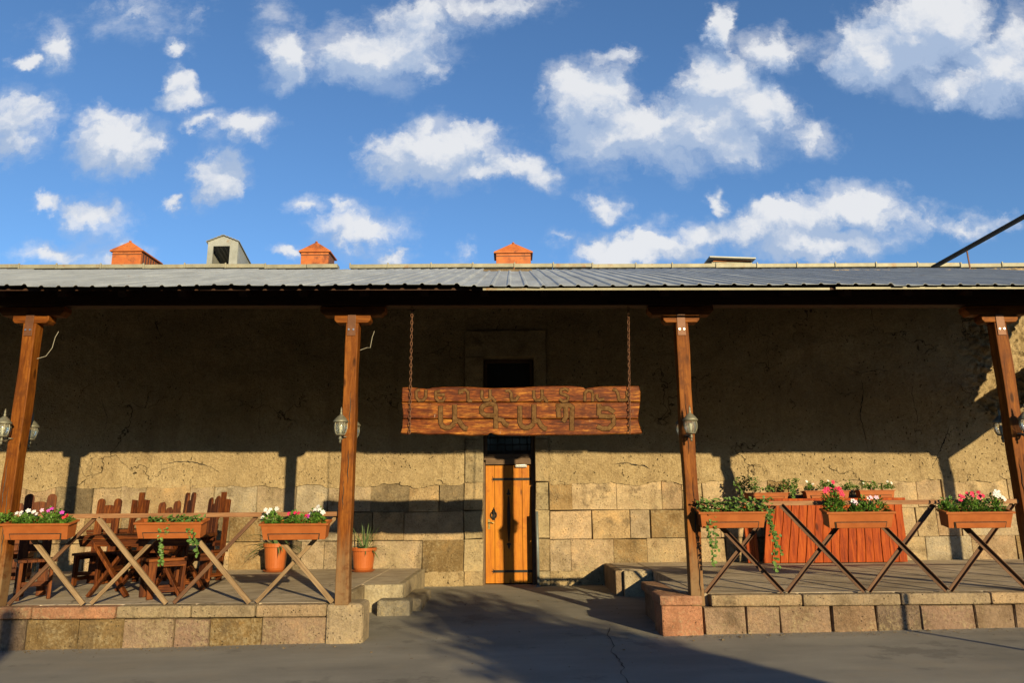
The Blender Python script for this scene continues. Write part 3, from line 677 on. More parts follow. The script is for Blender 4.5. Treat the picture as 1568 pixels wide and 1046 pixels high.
# ================================================================ POSTS, RAILINGS
PX = [-5.74, -1.90, 2.02, 5.81, 9.65]
LEAN = [(0, 0), (0, 0), (0, 0), (0, 0), (0, 0)]
POSTLAB = ['leftmost timber porch post beside the white and magenta flower box',
           'timber porch post at the right end of the left terrace by the agave pot',
           'split timber porch post on the pink corner stone of the right terrace',
           'timber porch post at the right edge of the photo in front of sunlit rubble',
           'timber porch post at the far right end of the porch']
GP = 'timber posts holding up the porch roof'
for i, x in enumerate(PX):
    z0 = FLOOR_L-.01 if i < 2 else (.25 if i == 2 else FLOOR_R-.003)
    if i == 1: z0 = .29
    t = thing('porch_post', POSTLAB[i], 'post', (x, DF, z0), group=GP); zt = 3.475-.0078*x
    mb = MB()
    n = 12; vs = []; 
    random.seed(40+i)
    for k in range(n+1):
        z = z0+(zt-z0)*k/n; w = .074+.003*math.sin(k*1.7+i); ox = .004*math.sin(k*.9+i*2)
        for a, b_ in ((-1, -1), (1, -1), (1, 1), (-1, 1)): vs.append((x+a*w+ox, DF+b_*w, z))
    mb.add(vs, [(k*4+q, k*4+(q+1) % 4, k*4+4+(q+1) % 4, k*4+4+q) for k in range(n) for q in range(4)]+[(3, 2, 1, 0), (n*4, n*4+1, n*4+2, n*4+3)])
    ps = obj('shaft', mb, 'post_wood_z', t, bevel=.010)
    # long drying splits
    mb = MB()
    for (cz, L, dx) in ([(1.2, .9, .02), (2.25, .7, -.01), (.55, .4, .03)] if i == 2 else [(rnd(.8, 2.6), rnd(.25, .6), rnd(-.04, .04)) for _ in range(3)]):
        pts = [(x+dx+.006*math.sin(q*2.2), DF-.0765, cz+L*(q/6-.5)) for q in range(7)]
        mb.tube(pts, [.001, .004, .005, .005, .004, .003, .001], 5)
    obj('drying_split', mb, 'iron', t)
    mb = MB(); mb.prism([(-.215, .045), (-.215, -.012), (-.185, -.045), (.185, -.045), (.215, -.012), (.215, .045)], .15, off=(x, DF, zt+.045)); obj('corbel', mb, 'post_wood_x', t, bevel=.006)
    mb = MB(); mb.prism([(-.39, .055), (-.39, .0), (-.34, -.055), (.34, -.055), (.39, .0), (.39, .055)], .15, off=(x, DF, zt+.147)); obj('corbel', mb, 'post_wood_x', t, bevel=.006)
    mb = MB(); mb.box((x-.006, DF-.080, zt-.03), (.098, .008, .26)); pl = obj('metal_plate', mb, 'plate_metal', t, bevel=.002)
    for s_ in (-1, 1):
        mb = MB(); mb.tube([(x-.006+.027*s_, DF-.083, zt-.085), (x-.006+.027*s_, DF-.094, zt-.085)], .011, 8); o = obj('bolt', mb, 'bolt', None); o.parent = pl; o.location = -Vector((x, DF, z0))
    if i < 2:
        mb = MB(); c = (x+.11, DF+.1, zt-.12)
        mb.tube([(c[0]-.02, c[1]-.1, c[2]-.30+i*.1), (c[0]+.05, c[1]-.05, c[2]-.26+i*.1), (c[0]+.08, c[1], c[2]-.15), (c[0]+.10, c[1], c[2]-.02), (c[0]+.12, c[1]+.02, c[2]+.06)], .0035, 6)
        obj('loose_wire', mb, 'white_wire', t)

def railing(label, x0, xn, n, ztop, zbot, metal):
    # n crossed bays from x0 to xn
    t = thing('cross_railing', label, 'railing', ((x0+xn)/2, DF-.02, zbot))
    L = (xn-x0)/n
    m1 = 'brown_rail' if metal else 'grey_wood'
    mb = MB(); mb.bar((x0-.04, DF+.0, ztop), (xn+.04, DF+.0, ztop), .032, .05); obj('top_rail', mb, 'rail_wood', t, bevel=.003)
    def brace(xa, xb, y, w, th, m):
        a = Vector((xa, y, zbot+.012)); b_ = Vector((xb, y, ztop-.022)); d = b_-a; ln = d.length; ang = math.atan2(d.x, d.z)
        mb = MB()
        if metal:
            mb.box((0, 0, ln/2), (w, .006, ln)); mb.box((w/2-.003, -.0235, ln/2), (.006, .041, ln))
        else: mb.box((0, 0, ln/2), (w, th, ln))
        o = obj('brace', mb, m, None, bevel=.002); o.parent = t; o.location = a-Vector(t.location); o.rotation_euler = (0, ang, 0)
    for k in range(n):
        xa = x0+L*k; xb = xa+L
        brace(xa+.03, xb-.03, DF+.045, .042, .025, m1 if metal or k % 2 else 'brown_rail')
        brace(xb-.03, xa+.03, DF-.002, .052, .028, m1)
    return t
NX = {}
xl = [P(p, 860, DF).x for p in (10, 516)]
railing('weathered wooden railing of crossed laths along the left terrace', PX[0]+.08, PX[1]-.08, 4, 1.27, FLOOR_L, False)
railing('left end railing of crossed laths left of the first post', PX[0]-3.9, PX[0]-.08, 4, 1.27, FLOOR_L, False)
railing('brown angle iron railing of crosses in front of the plank bar', PX[2]+.08, PX[3]-.08, 4, 1.345, FLOOR_R, True)
railing('brown angle iron railing right of the rightmost visible post', PX[3]+.08, PX[4]-.08, 4, 1.345, FLOOR_R, True)

# ================================================================ LANTERNS
def lantern():
    t = thing('wall_lantern', 'lantern', 'lantern')
    obj('arm', MB().tube([(0, .13, -.09), (0, .06, -.125), (0, .01, -.12), (0, 0, -.10), (0, 0, -.07)], .011, 8).lathe((0, .125, -.09), [(.045, -.005), (.045, .005)], 12).lathe((0, 0, -.17), [(.004, 0), (.014, .015), (.008, .03), (.02, .05), (.012, .075)], 10), 'lamp_metal', t, smooth=False)
    cap = obj('cap', MB().lathe((0, 0, .075), [(.085, -.012), (.088, 0), (.070, .022), (.045, .052), (.020, .075), (.010, .082), (.017, .095), (.008, .108), (.012, .122), (.004, .165)], 14), 'lamp_metal', t, smooth=True)
    obj('glass', MB().lathe((0, 0, 0), [(.040, -.072), (.058, -.045), (.068, -.005), (.068, .03), (.060, .062)], 16), 'lamp_glass', t, smooth=True)
    cg = MB()
    for k in range(8):
        a = math.pi*2*k/8
        cg.tube([(math.cos(a)*r, math.sin(a)*r, z) for r, z in ((.044, -.075), (.064, -.045), (.074, -.005), (.074, .03), (.068, .065))], .0045, 5)
    cg.tube([(math.cos(a*math.pi/8)*.047, math.sin(a*math.pi/8)*.047, -.075) for a in range(17)], .008, 6)
    cg.lathe((0, 0, -.088), [(.02, 0), (.05, .008), (.045, .018)], 12)
    obj('cage', cg, 'lamp_metal', t)
    obj('bulb', MB().lathe((0, 0, -.06), [(.012, 0), (.012, .03), (.022, .06), (.016, .085), (.004, .095)], 10), 'bulb', t, smooth=True)
    return t
L0 = lantern(); first = True
LL = [('front lantern on the leftmost porch post', 'back lantern behind the leftmost porch post'),
      ('front lantern on the post left of the hanging sign', 'half hidden back lantern on the post left of the hanging sign'),
      ('front lantern on the split post right of the hanging sign', 'mostly hidden back lantern on the split post right of the sign'),
      ('front lantern on the post at the right edge of the photo', 'back lantern left of the post at the right edge of the photo')]
for i, x in enumerate(PX[:4]):
    for s_, lab in ((-1, LL[i][0]), (1, LL[i][1])):
        z = 2.215-.004*x; loc = (x+(-.055 if s_ < 0 and i < 2 else 0)+(.03 if i == 3 and s_ < 0 else 0), DF+s_*.205, z)
        if first: o = L0; first = False; o.location = loc
        else: o = dup(L0, loc)
        o.rotation_euler = (0, 0, 0 if s_ < 0 else math.pi); o['label'] = lab; o['group'] = 'lanterns on the porch posts'

# ================================================================ SIGN
YS = DF-.06
sg = thing('hanging_sign', 'long carved plank sign with grey Armenian lettering hanging above the door', 'sign', P(795, 630, YS))
def SP(x, y, d=YS): return P(x/3.92+600, y/3.92+570, d)
top = [(62, 92), (110, 90), (165, 97), (200, 100), (218, 106), (250, 93), (320, 89), (400, 88), (500, 91), (600, 97), (700, 95), (790, 92), (880, 86), (1000, 84), (1080, 84), (1130, 88), (1150, 98), (1160, 109), (1175, 96), (1250, 87), (1400, 84), (1483, 84)]
bot = [(1503, 368), (1440, 373), (1340, 371), (1240, 376), (1100, 378), (980, 377), (820, 381), (700, 380), (640, 378), (605, 370), (591, 360), (575, 377), (480, 382), (400, 378), (330, 372), (220, 375), (120, 366), (95, 376), (55, 368)]
planks = [top+[(1492, 120), (1490, 178), (60, 179), (60, 130)],
          [(60, 183), (1489, 182), (1486, 215), (1480, 250), (1478, 279), (68, 280), (66, 240), (62, 210)],
          [(67, 284), (1478, 283), (1486, 320), (1497, 350)]+bot+[(58, 352), (66, 320)]]
for pl in planks:
    mb = MB(); f_ = [SP(*p) for p in pl]; n = len(f_)
    c = sum(f_, Vector())/n
    vs = []
    for dy, s_ in ((.05, 0), (0, 0), (-.012, .009)):
        for v in f_:
            w = Vector(v); w.y += dy
            if s_: w.z += s_*(1 if w.z < c.z else -1); w.x += s_*(1 if w.x < c.x else -1)*(1 if abs(w.x-c.x) > 1.3 else 0)
            vs.append(w)
    fs = [tuple(range(3*n-1, 2*n-1, -1)), tuple(range(n))]
    for r_ in (0, n):
        for i in range(n): fs.append((r_+i, r_+(i+1) % n, r_+n+(i+1) % n, r_+n+i))
    fs = [tuple(reversed(f)) for f in fs]
    mb.add(vs, fs); obj('plank', mb, 'sign_wood', sg)
def letA(x, y=0, s=1): return [[(0, 0), (0, 105), (10, 128), (32, 140), (60, 134), (84, 112)], [(85, -8), (85, 112)], [(86, 92), (112, 96), (126, 122), (142, 140), (162, 148)]]
def tr(st, x, y, sx, sy): return [[(x+a*sx, y+b_*sy) for a, b_ in s] for s in st]
big = tr(letA(0), 292, 203, 1, .95)+tr(letA(0), 768, 203, 1, .95)
big += [[(622, 262), (560, 260), (538, 242), (537, 215), (558, 197), (595, 190), (620, 200), (624, 230), (624, 340)], [(624, 284), (662, 286), (678, 312), (700, 322)]]
big += [[(1003, 272), (998, 225), (1015, 200), (1065, 198), (1084, 210), (1080, 270), (1080, 352)], [(985, 205), (1030, 200)], [(1042, 205), (1046, 268), (1028, 300)]]
big += [[(1243, 190), (1243, 262)], [(1243, 217), (1298, 218), (1336, 242)], [(1243, 264), (1332, 268), (1330, 312), (1300, 340), (1262, 340), (1232, 326)]]
sA = [[(0, 0), (0, 45), (14, 65), (36, 64), (50, 50)], [(50, -4), (50, 62)], [(50, 45), (62, 48), (76, 70), (86, 72)]]
small = [[(146, 108), (146, 150), (162, 170), (188, 167), (203, 148), (205, 104)], [(146, 108), (170, 104)]]
small += [[(318, 150), (305, 170), (280, 172), (264, 155), (264, 115), (290, 112)], [(265, 136), (318, 134)]]
small += [[(408, 130), (405, 112), (440, 104), (456, 118), (458, 174)], [(456, 170), (482, 172)], [(408, 112), (428, 122)]]
small += tr(sA, 540, 106, 1, .95)+tr(sA, 852, 106, 1, .95)
small += [[(682, 112), (702, 108), (716, 124), (718, 172)], [(718, 168), (745, 166), (762, 140)]]
small += [[(1062, 112), (1042, 98), (1015, 104), (1012, 126), (1040, 136), (1060, 146), (1052, 170), (1026, 174), (1006, 160)]]
small += [[(1158, 172), (1158, 124), (1174, 108), (1198, 112), (1206, 130), (1206, 174)], [(1230, 130), (1230, 150), (1244, 166), (1274, 160)]]
small += [[(1326, 102), (1346, 108), (1358, 130), (1362, 168)], [(1362, 166), (1400, 168), (1416, 150)], [(1412, 112), (1414, 172)]]
def letter_of(s, name):
    x = sum(p[0] for p in s)/len(s)
    cuts = [500, 720, 960, 1160] if name == 'big' else [235, 370, 510, 650, 800, 960, 1110, 1215, 1300]
    return sum(x > c for c in cuts)
for strokes, r0, name in ((small, .0165, 'small'), (big, .026, 'big')):
    for dr, dy, m, nm in ((.0045, 0, 'carved_edge', 'letter_groove'), (-.001, -.004, 'carved', 'letter')):
        groups = {}
        for s in strokes: groups.setdefault(letter_of(s, name), []).append(s)
        for key, ss in groups.items():
            mb = MB()
            for k, s in enumerate(ss):
                pts = [SP(x, y+(2 if r0 < .02 else 0), YS-.0125+dy-k*.0006) for x, y in s]
                q = [pts[0]]
                for a, b_ in zip(pts, pts[1:]): q += [a.lerp(b_, .5), b_]
                mb.tube(q, r0+dr, 10, flat=.22)
            obj(nm, mb, m, sg)
for lab, xt, xb in (('rusty chain holding the left end of the hanging sign', 631, 627), ('rusty chain holding the right end of the hanging sign', 962, 964.5)):
    a = P(xt, 470, YS-.045); b_ = P(xb, 664, YS-.045); mb = MB(); L = (b_-a).length; n = int(L/.042)
    for k in range(n):
        c = a.lerp(b_, (k+.5)/n); rot = Matrix.Rotation(math.pi/2*(k % 2)+.5, 3, 'Z'); pts = []
        for q in range(11):
            t_ = 2*math.pi*q/10; v = Vector((.013*math.cos(t_), 0, .028*math.sin(t_))); pts.append(c+rot @ v)
        mb.tube(pts, .0045, 5)
    o = obj('chain', mb, 'rusty_chain', None); me = o.data
    for v in me.vertices: v.co -= b_
    o.location = b_; tag(o, lab, 'chain', 'chains of the hanging sign')

# ================================================================ ROOF THINGS
def vent(label, xa, xb, zt, zb, y, deep, turned=0):
    w = xb-xa; t = thing('roof_vent', label, 'roof vent', ((xa+xb)/2, y, zb-.9), group='rust orange vents on the roof')
    mb = MB(); mb.box(((xa+xb)/2, y+deep/2, (zb-.9+zt-.30)/2), (w*.93, deep, zt-.27-zb+.9)); obj('body', mb, 'rust_orange', t, bevel=.006)
    e = zt-.27; mb = MB(); x0, x1 = xa-.025, xb+.025; cx_ = (xa+xb)/2; y0, y1 = y-.04, y+deep+.06; ry0 = y+.10
    vs = [(x0, y0, e), (x1, y0, e), (x1, y1, e), (x0, y1, e), (cx_, ry0, zt), (cx_, y1-.28, zt), (x0, y0, e-.03), (x1, y0, e-.03), (x1, y1, e-.03), (x0, y1, e-.03)]
    mb.add(vs, [(0, 1, 4), (1, 2, 5, 4), (2, 3, 5), (3, 0, 4, 5), (0, 6, 7, 1), (1, 7, 8, 2), (2, 8, 9, 3), (3, 9, 6, 0), (6, 9, 8, 7)])
    mb.tube([(cx_, ry0, zt-.015), (cx_, ry0, zt+.012)], .03, 8)
    obj('hipped_hood', mb, 'rust_orange', t)
    mb = MB()
    for k in range(7): mb.box((cx_+w*.465+.004, y+.10+k*(deep-.2)/6, (e+zb)/2-.1), (.012, .05, e-zb+.15))
    obj('louvre', mb, 'plate_metal', t)
    mb = MB(); mb.box((cx_, y-.004, e-.10), (w*.93+.01, .012, .018)); obj('seam', mb, 'plate_metal', t)
    return t
vent('rust orange roof vent at the far left', -9.74, -8.98, 7.76, 7.12, 17, .95)
vent('rust orange roof vent between the white dormer and the sign', -5.14, -4.42, 7.70, 7.16, 17, .6)
vent('rust orange roof vent nearly above the door', -.40, .50, 7.63, 7.12, 17, .5)
t = thing('roof_dormer', 'white corrugated metal roof hatch with a dark square opening', 'dormer', (-7.1, 17, 6.3), group=None)
x0, x1, zt, e, zb = -7.40, -6.66, 7.84, 7.70, 6.25
mb = MB()
mb.prism([(x0, zb), (x0+.13, zb), (x0+.13, 7.58), (x1-.20, 7.58), (x1-.20, zb), (x1, zb), (x1, e), ((x0+x1)/2, zt-.01), (x0, e)], .04, off=(0, 17.02, 0)); obj('front', mb, 'galv', t)
mb = MB(); mb.add([(x0+.02, 17.05, zb), (x0+.02, 19.3, zb), (x0+.02, 19.3, 6.95), (x0+.02, 17.05, e-.01)], [(0, 1, 2, 3)]); mb.add([(x1-.02, 17.05, zb), (x1-.02, 19.3, zb), (x1-.02, 19.3, 6.95), (x1-.02, 17.05, e-.01)], [(3, 2, 1, 0)]); o = obj('side_panel', mb, 'galv', t)
so = o.modifiers.new('thickness', 'SOLIDIFY'); so.thickness = .02
mb = MB(); n = 12; 
def half(xa, za, xb, zb_):
    vs = []; m_ = 10
    for y, dz in ((16.95, 0), (19.4, -.78)):
        for k in range(m_+1): vs.append((xa+(xb-xa)*k/m_, y, za+(zb_-za)*k/m_+dz+(.012 if k % 2 else 0)))
    mb.add(vs, [(k, k+1, m_+2+k, m_+1+k) for k in range(m_)])
half(x0-.04, e-.01, (x0+x1)/2, zt+.02); half((x0+x1)/2, zt+.02, x1+.04, e-.01)
o = obj('gable_roof', mb, 'galv', t); so = o.modifiers.new('thickness', 'SOLIDIFY'); so.thickness = .012
mb = MB(); mb.box(((x0+x1)/2, 17.9, 6.9), (.6, .02, 1.2)); obj('dark_opening', mb, 'interior', t)
t = thing('roof_hatch', 'low flat rusty skylight box on the roof right of the sign', 'skylight', (5.35, 17, 6.5))
mb = MB(); mb.box((5.36, 17.4, 6.80), (.98, .7, .56)); obj('curb', mb, 'cap_metal', t, bevel=.01)
mb = MB(); mb.box((5.34, 17.35, 7.135), (1.12, .95, .035), Matrix.Rotation(R(2.5), 3, 'Y')); obj('lid', mb, 'galv', t, bevel=.006)
mb = MB(); mb.box((5.36, 17.03, 7.095), (.92, .03, .025)); obj('seal', mb, 'rust_orange', t)
# thick black cable bundle with its prop
t = thing('overhead_cable', 'thick black cable bundle rising from the roof at the right', 'cable', P(1432, 409, 14.9))
a = P(1425, 413, 14.9); b_ = P(1568, 333, 13.2); c_ = b_+(b_-a)*1.6
mb = MB(); mb.tube([a, a.lerp(c_, .3), a.lerp(c_, .6), c_], .034, 8); mb.tube([a+Vector((0, -.05, .05)), a.lerp(c_, .5)+Vector((0, -.05, .045)), c_+Vector((0, -.05, .05))], .022, 8); obj('cable', mb, 'black_metal', t)
q = a.lerp(b_, .41); mb = MB(); mb.tube([q+Vector((0, 0, .06)), q+Vector((.03, 0, -.9))], .016, 6); obj('prop_rod', mb, 'plate_metal', t)

# ================================================================ PIPE BY THE DOOR
t = thing('metal_pipe', 'upright grey metal pipe standing against the wall right of the door', 'pipe', (.41, 13.03, 0))
mb = MB(); mb.tube([(.41, 13.03, -.03), (.403, 13.05, 1.235)], .026, 12); obj('tube', mb, 'pipe_grey', t, smooth=True)
mb = MB(); mb.lathe((.41, 13.03, -.01), [(.05, 0), (.05, .03), (.03, .035)], 12); obj('base_collar', mb, 'pipe_grey', t)

# ================================================================ FURNITURE
def rounded(cx_, w, z0, z1, flare=0):
    pts = [(cx_-w/2, z0), (cx_+w/2, z0), (cx_+w/2+flare, z1-w*.4)]
    for k in range(1, 6):
        a = math.pi*k/6; pts.append((cx_+flare+w/2*math.cos(a), z1-w*.4+w*.45*math.sin(a)))
    pts.append((cx_-w/2+flare, z1-w*.4)); return pts
def chair(kind):   # sitter faces -y; back at +y
    t = thing('rustic_chair', 'x', 'chair'); H = 1.16; SZ = .42
    lean = Matrix.Rotation(R(-4), 3, 'X')
    bk = .19
    if kind == 'round':
        for s_ in (-1, 1):
            mb = MB(); mb.prism(rounded(s_*.125, .115, -SZ+.012, H-SZ, s_*.006), .035, lean, (0, bk, SZ)); obj('back_plank', mb, 'chair_wood_z', t, bevel=.004)
        mb = MB(); mb.prism([(-.08, .40), (.08, .40), (.09, H-SZ-.10), (.03, H-SZ-.085), (-.03, H-SZ-.085), (-.09, H-SZ-.10)], .026, lean, (0, bk+.004, SZ)); obj('splat', mb, 'chair_wood_z', t, bevel=.004)
        mb = MB(); mb.prism([(-.16, .09), (.16, .09), (.16, .17), (-.16, .17)], .026, lean, (0, bk+.006, SZ)); obj('cross_rail', mb, 'chair_wood_x', t, bevel=.004)
    elif kind == 'spike':
        for s_ in (-1, 1):
            mb = MB(); mb.prism([(s_*.11-.05, -SZ+.012), (s_*.11+.05, -SZ+.012), (s_*.118+.045, H-SZ-.02), (s_*.118-.045, H-SZ-.01)], .035, lean, (0, bk, SZ)); obj('back_plank', mb, 'chair_wood_z', t, bevel=.004)
        mb = MB(); mb.prism([(-.10, .38), (-.05, .46), (0, .50), (.05, .46), (.10, .38), (.10, H-SZ-.14), (.05, H-SZ-.13), (.05, H-SZ+.09), (-.05, H-SZ+.09), (-.05, H-SZ-.13), (-.10, H-SZ-.14)], .028, lean, (0, bk+.005, SZ)); obj('splat', mb, 'chair_wood_z', t, bevel=.004)
        mb = MB(); mb.prism([(-.16, .06), (.16, .06), (.16, .14), (-.16, .14)], .026, lean, (0, bk+.006, SZ)); obj('cross_rail', mb, 'chair_wood_x', t, bevel=.004)
    else:   # cut-out: a single board with a notch
        for k, (x, h) in enumerate(((-.12, H-.02), (0, H-.10), (.12, H))):
            mb = MB(); mb.prism([(x-.058, -SZ+.012), (x+.058, -SZ+.012), (x+.058, h-SZ-.05), (x+.03, h-SZ), (x-.04, h-SZ-.02), (x-.058, h-SZ-.06)], .032, lean, (0, bk, SZ)); obj('back_plank', mb, 'chair_wood_z', t, bevel=.004)
        mb = MB(); mb.prism([(-.17, .10), (.17, .10), (.17, .17), (-.17, .17)], .026, lean, (0, bk-.03, SZ)); obj('cross_rail', mb, 'chair_wood_x', t, bevel=.004)
    mb = MB()
    for k in range(4): mb.box((-.165+.11*k, -.02, SZ), (.106, .46, .032))
    obj('seat', mb, 'chair_wood_y', t, bevel=.004)
    for s_ in (-1, 1):
        mb = MB(); mb.box((s_*.17, -.01, SZ-.045), (.03, .40, .06)); obj('seat_rail', mb, 'chair_wood_y', t, bevel=.003)
        mb = MB(); mb.prism([(-.045, 0), (.03, 0), (.05, .40), (-.05, .40)], .04, Matrix.Rotation(math.pi/2, 3, 'Z'), (s_*.17, -.19, .005)); obj('leg', mb, 'chair_wood_z', t, bevel=.004)
        mb = MB(); mb.box((s_*.17, .0, .095), (.032, .36, .05)); obj('stretcher', mb, 'chair_wood_y', t, bevel=.003)
    mb = MB(); mb.box((0, -.19, .17), (.30, .028, .05)); obj('stretcher', mb, 'chair_wood_x', t, bevel=.003)
    return t
protos = {k: chair(k) for k in ('round', 'spike', 'cut')}; used = set()
def place(kind, x, y, rz, label, sc=1, z=FLOOR_L):
    p = protos[kind]
    if kind not in used: used.add(kind); o = p; o.location = (x, y, z); o.rotation_euler = (0, 0, R(rz))
    else: o = dup(p, (x, y, z), R(rz))
    o.scale = (.92, .95, sc); o['label'] = label; o['group'] = 'rustic chairs around the terrace tables'
# rz: 0 = back towards the wall, 90 = back at the left (faces right), -90 = back at the right
place('cut', P(34, 800, 11.4).x, 11.4, 20, 'dark rustic chair behind the leftmost post, mostly hidden by flowers')
place('round', P(68, 800, 9.3).x-.02, 9.25, 38, 'round topped chair facing right at the left end of the front table', 1.06)
place('round', P(152, 800, 10.75).x, 10.75, 0, 'round topped chair behind the front table with its back to the wall', 1.02)
place('spike', P(192, 800, 10.9).x, 10.95, -16, 'chair with a central spike and open oval back behind the table', 1.02)
place('cut', P(250, 800, 11.4).x, 11.4, 6, 'notched plank back chair partly hidden by the ivy flower box', 1.0)
place('round', P(262, 800, 9.3).x, 9.25, -50, 'chair with seat turned left at the right end of the front table', 1.06)
place('cut', P(296, 800, 10.1).x, 10.2, -45, 'plank backed chair squeezed between the two chairs at the right end', 1.04)
place('spike', P(325, 800, 11.2).x, 11.1, -25, 'rightmost tall chair with a spike and slotted back near the wall', 1.02)
def table(label, x, y, L, D_, H, rz):
    t = thing('rustic_table', label, 'table', (x, y, FLOOR_L), R(rz), 'rustic tables on the left terrace')
    mb = MB()
    for k in range(4): mb.box((0, -D_/2+D_/4*(k+.5), H-.02), (L+rnd(-.02, .02), D_/4-.004, .04))
    obj('tabletop', mb, 'chair_wood_x', t, world=False, bevel=.004)
    for s_ in (-1, 1):
        mb = MB(); mb.prism([(-L/2+.03, 0), (-L/2+.0, .085), (L/2, .085), (L/2-.03, 0)], .03, off=(0, s_*(D_/2-.03), H-.13)); obj('apron', mb, 'chair_wood_x', t, world=False, bevel=.004)
    for sx in (-1, 1):
        for s_ in (-1, 1):
            mb = MB(); mb.bar((sx*(L/2-.28)+.015*s_, -s_*.30, 0.03), (sx*(L/2-.28)+.015*s_, s_*.24, H-.06), .04, .085, Vector((1, 0, 0)))
            obj('crossed_leg', mb, 'chair_wood_z', t, world=False, bevel=.004)
    # front and rear crossed legs seen flat from the road
    mb = MB(); mb.bar((-L/2+.3, 0, .30), (L/2-.3, 0, .30), .05, .09); obj('stretcher', mb, 'chair_wood_x', t, world=False, bevel=.004)
def xtable(label, x, y, L, D_, H, rz):
    t = thing('rustic_table', label, 'table', (x, y, FLOOR_L), R(rz), 'rustic tables on the left terrace')
    mb = MB()
    for k in range(4): mb.box((0, -D_/2+D_/4*(k+.5), H-.02), (L+rnd(-.02, .02), D_/4-.004, .04))
    obj('tabletop', mb, 'chair_wood_x', t, world=False, bevel=.004)
    for s_ in (-1, 1):
        mb = MB(); mb.prism([(-L/2+.05, 0), (-L/2+.02, .085), (L/2-.02, .085), (L/2-.05, 0)], .03, off=(0, s_*(D_/2-.04), H-.128)); obj('apron', mb, 'chair_wood_x', t, world=False, bevel=.004)
    for s_ in (-1, 1):
        for q in (-1, 1):
            mb = MB(); c = -L/2+.42; yy = s_*(D_/2-.075)+q*.018
            mb.bar((c-q*.24, yy, .02), (c+q*.24, yy, H-.05), .035, .085, Vector((0, 1, 0)))
            obj('crossed_leg', mb, 'chair_wood_z', t, world=False, bevel=.004)
            mb = MB(); c = L/2-.30
            mb.bar((c-q*.20, yy, .02), (c+q*.20, yy, H-.05), .035, .085, Vector((0, 1, 0)))
            obj('crossed_leg', mb, 'chair_wood_z', t, world=False, bevel=.004)
    mb = MB(); mb.bar((-L/2+.42, -D_/2+.1, .33), (-L/2+.42, D_/2-.1, .33), .05, .06); obj('stretcher', mb, 'chair_wood_y', t, world=False, bevel=.004)
xa = P(108, 825, 9.05).x
xtable('front red-brown table with crossed plank legs just behind the railing', xa+.70, 9.55, 1.40, .80, .725, 0)
table('rear dark wooden table standing closer to the wall', P(230, 820, 11.6).x, 11.55, 1.5, .75, .74, 4)

# ---- plank bar with boxes on it
YB = 12.62
t = thing('plank_bar', 'reddish plank counter against the wall of the right terrace', 'bar counter', (5.6, YB, FLOOR_R))
xL0, xL1 = P(1176, 768, YB).x, P(1168, 862, YB).x; xR0, xR1 = P(1381, 768, YB).x, P(1391, 862, YB).x
ztp = P(1280, 768, YB).z
n = 17; random.seed(5); zb = FLOOR_R+.01
for k in range(n):
    a, b_ = k/n, (k+1)/n; g = .004; mb = MB(); j = rnd(-.01, .01); y = YB+rnd(-.006, .006)
    w = lambda t_, lo, hi: lo+(hi-lo)*t_
    m_ = 6; Lp = []; Rp = []
    for q in range(m_+1):
        u = q/m_; z = zb+(ztp-zb)*u+ (j if q == m_ else 0)
        wav = .007*math.sin(q*1.4+k); wav2 = .007*math.sin(q*1.4+k+1)
        Lp.append((w(a, xL1+(xL0-xL1)*u, xR1+(xR0-xR1)*u)+g+wav, z)); Rp.append((w(b_, xL1+(xL0-xL1)*u, xR1+(xR0-xR1)*u)-g+wav2, z))
    mb.prism(Lp[:1]+Rp+Lp[:0:-1], .028, off=(0, y, 0)); obj('front_plank', mb, 'bar_wood', t, bevel=.005)
mb = MB(); mb.box(((xL0+xR0)/2, YB+.27, ztp+.03), (xR0-xL0+.08, .62, .04)); obj('countertop', mb, 'bar_wood', t, bevel=.005)
mb = MB(); mb.box(((xL0+xR0)/2, YB+.03, (ztp+zb)/2), (xR0-xL0-.06, .02, ztp-zb-.03)); mb.box((xR0-.05, YB+.28, (ztp+zb)/2), (.03, .48, ztp-zb-.02)); obj('back_board', mb, 'old_frame', t)
xa0, xa1 = P(1138, 768, YB+.05).x, P(1163, 862, YB+.05).x
for k in range(3):
    mb = MB(); u0 = xa0+(xa1-xa0)*k/3; mb.prism([(u0+.004, zb), (u0+(xa1-xa0)/3, zb), (u0+(xa1-xa0)/3-.03, ztp-.005-.02*k), (u0-.03, ztp-.0)], .028, off=(0, YB+.05+.16*k*0, 0)); obj('wing_plank', mb, 'bar_wood', t, bevel=.005)

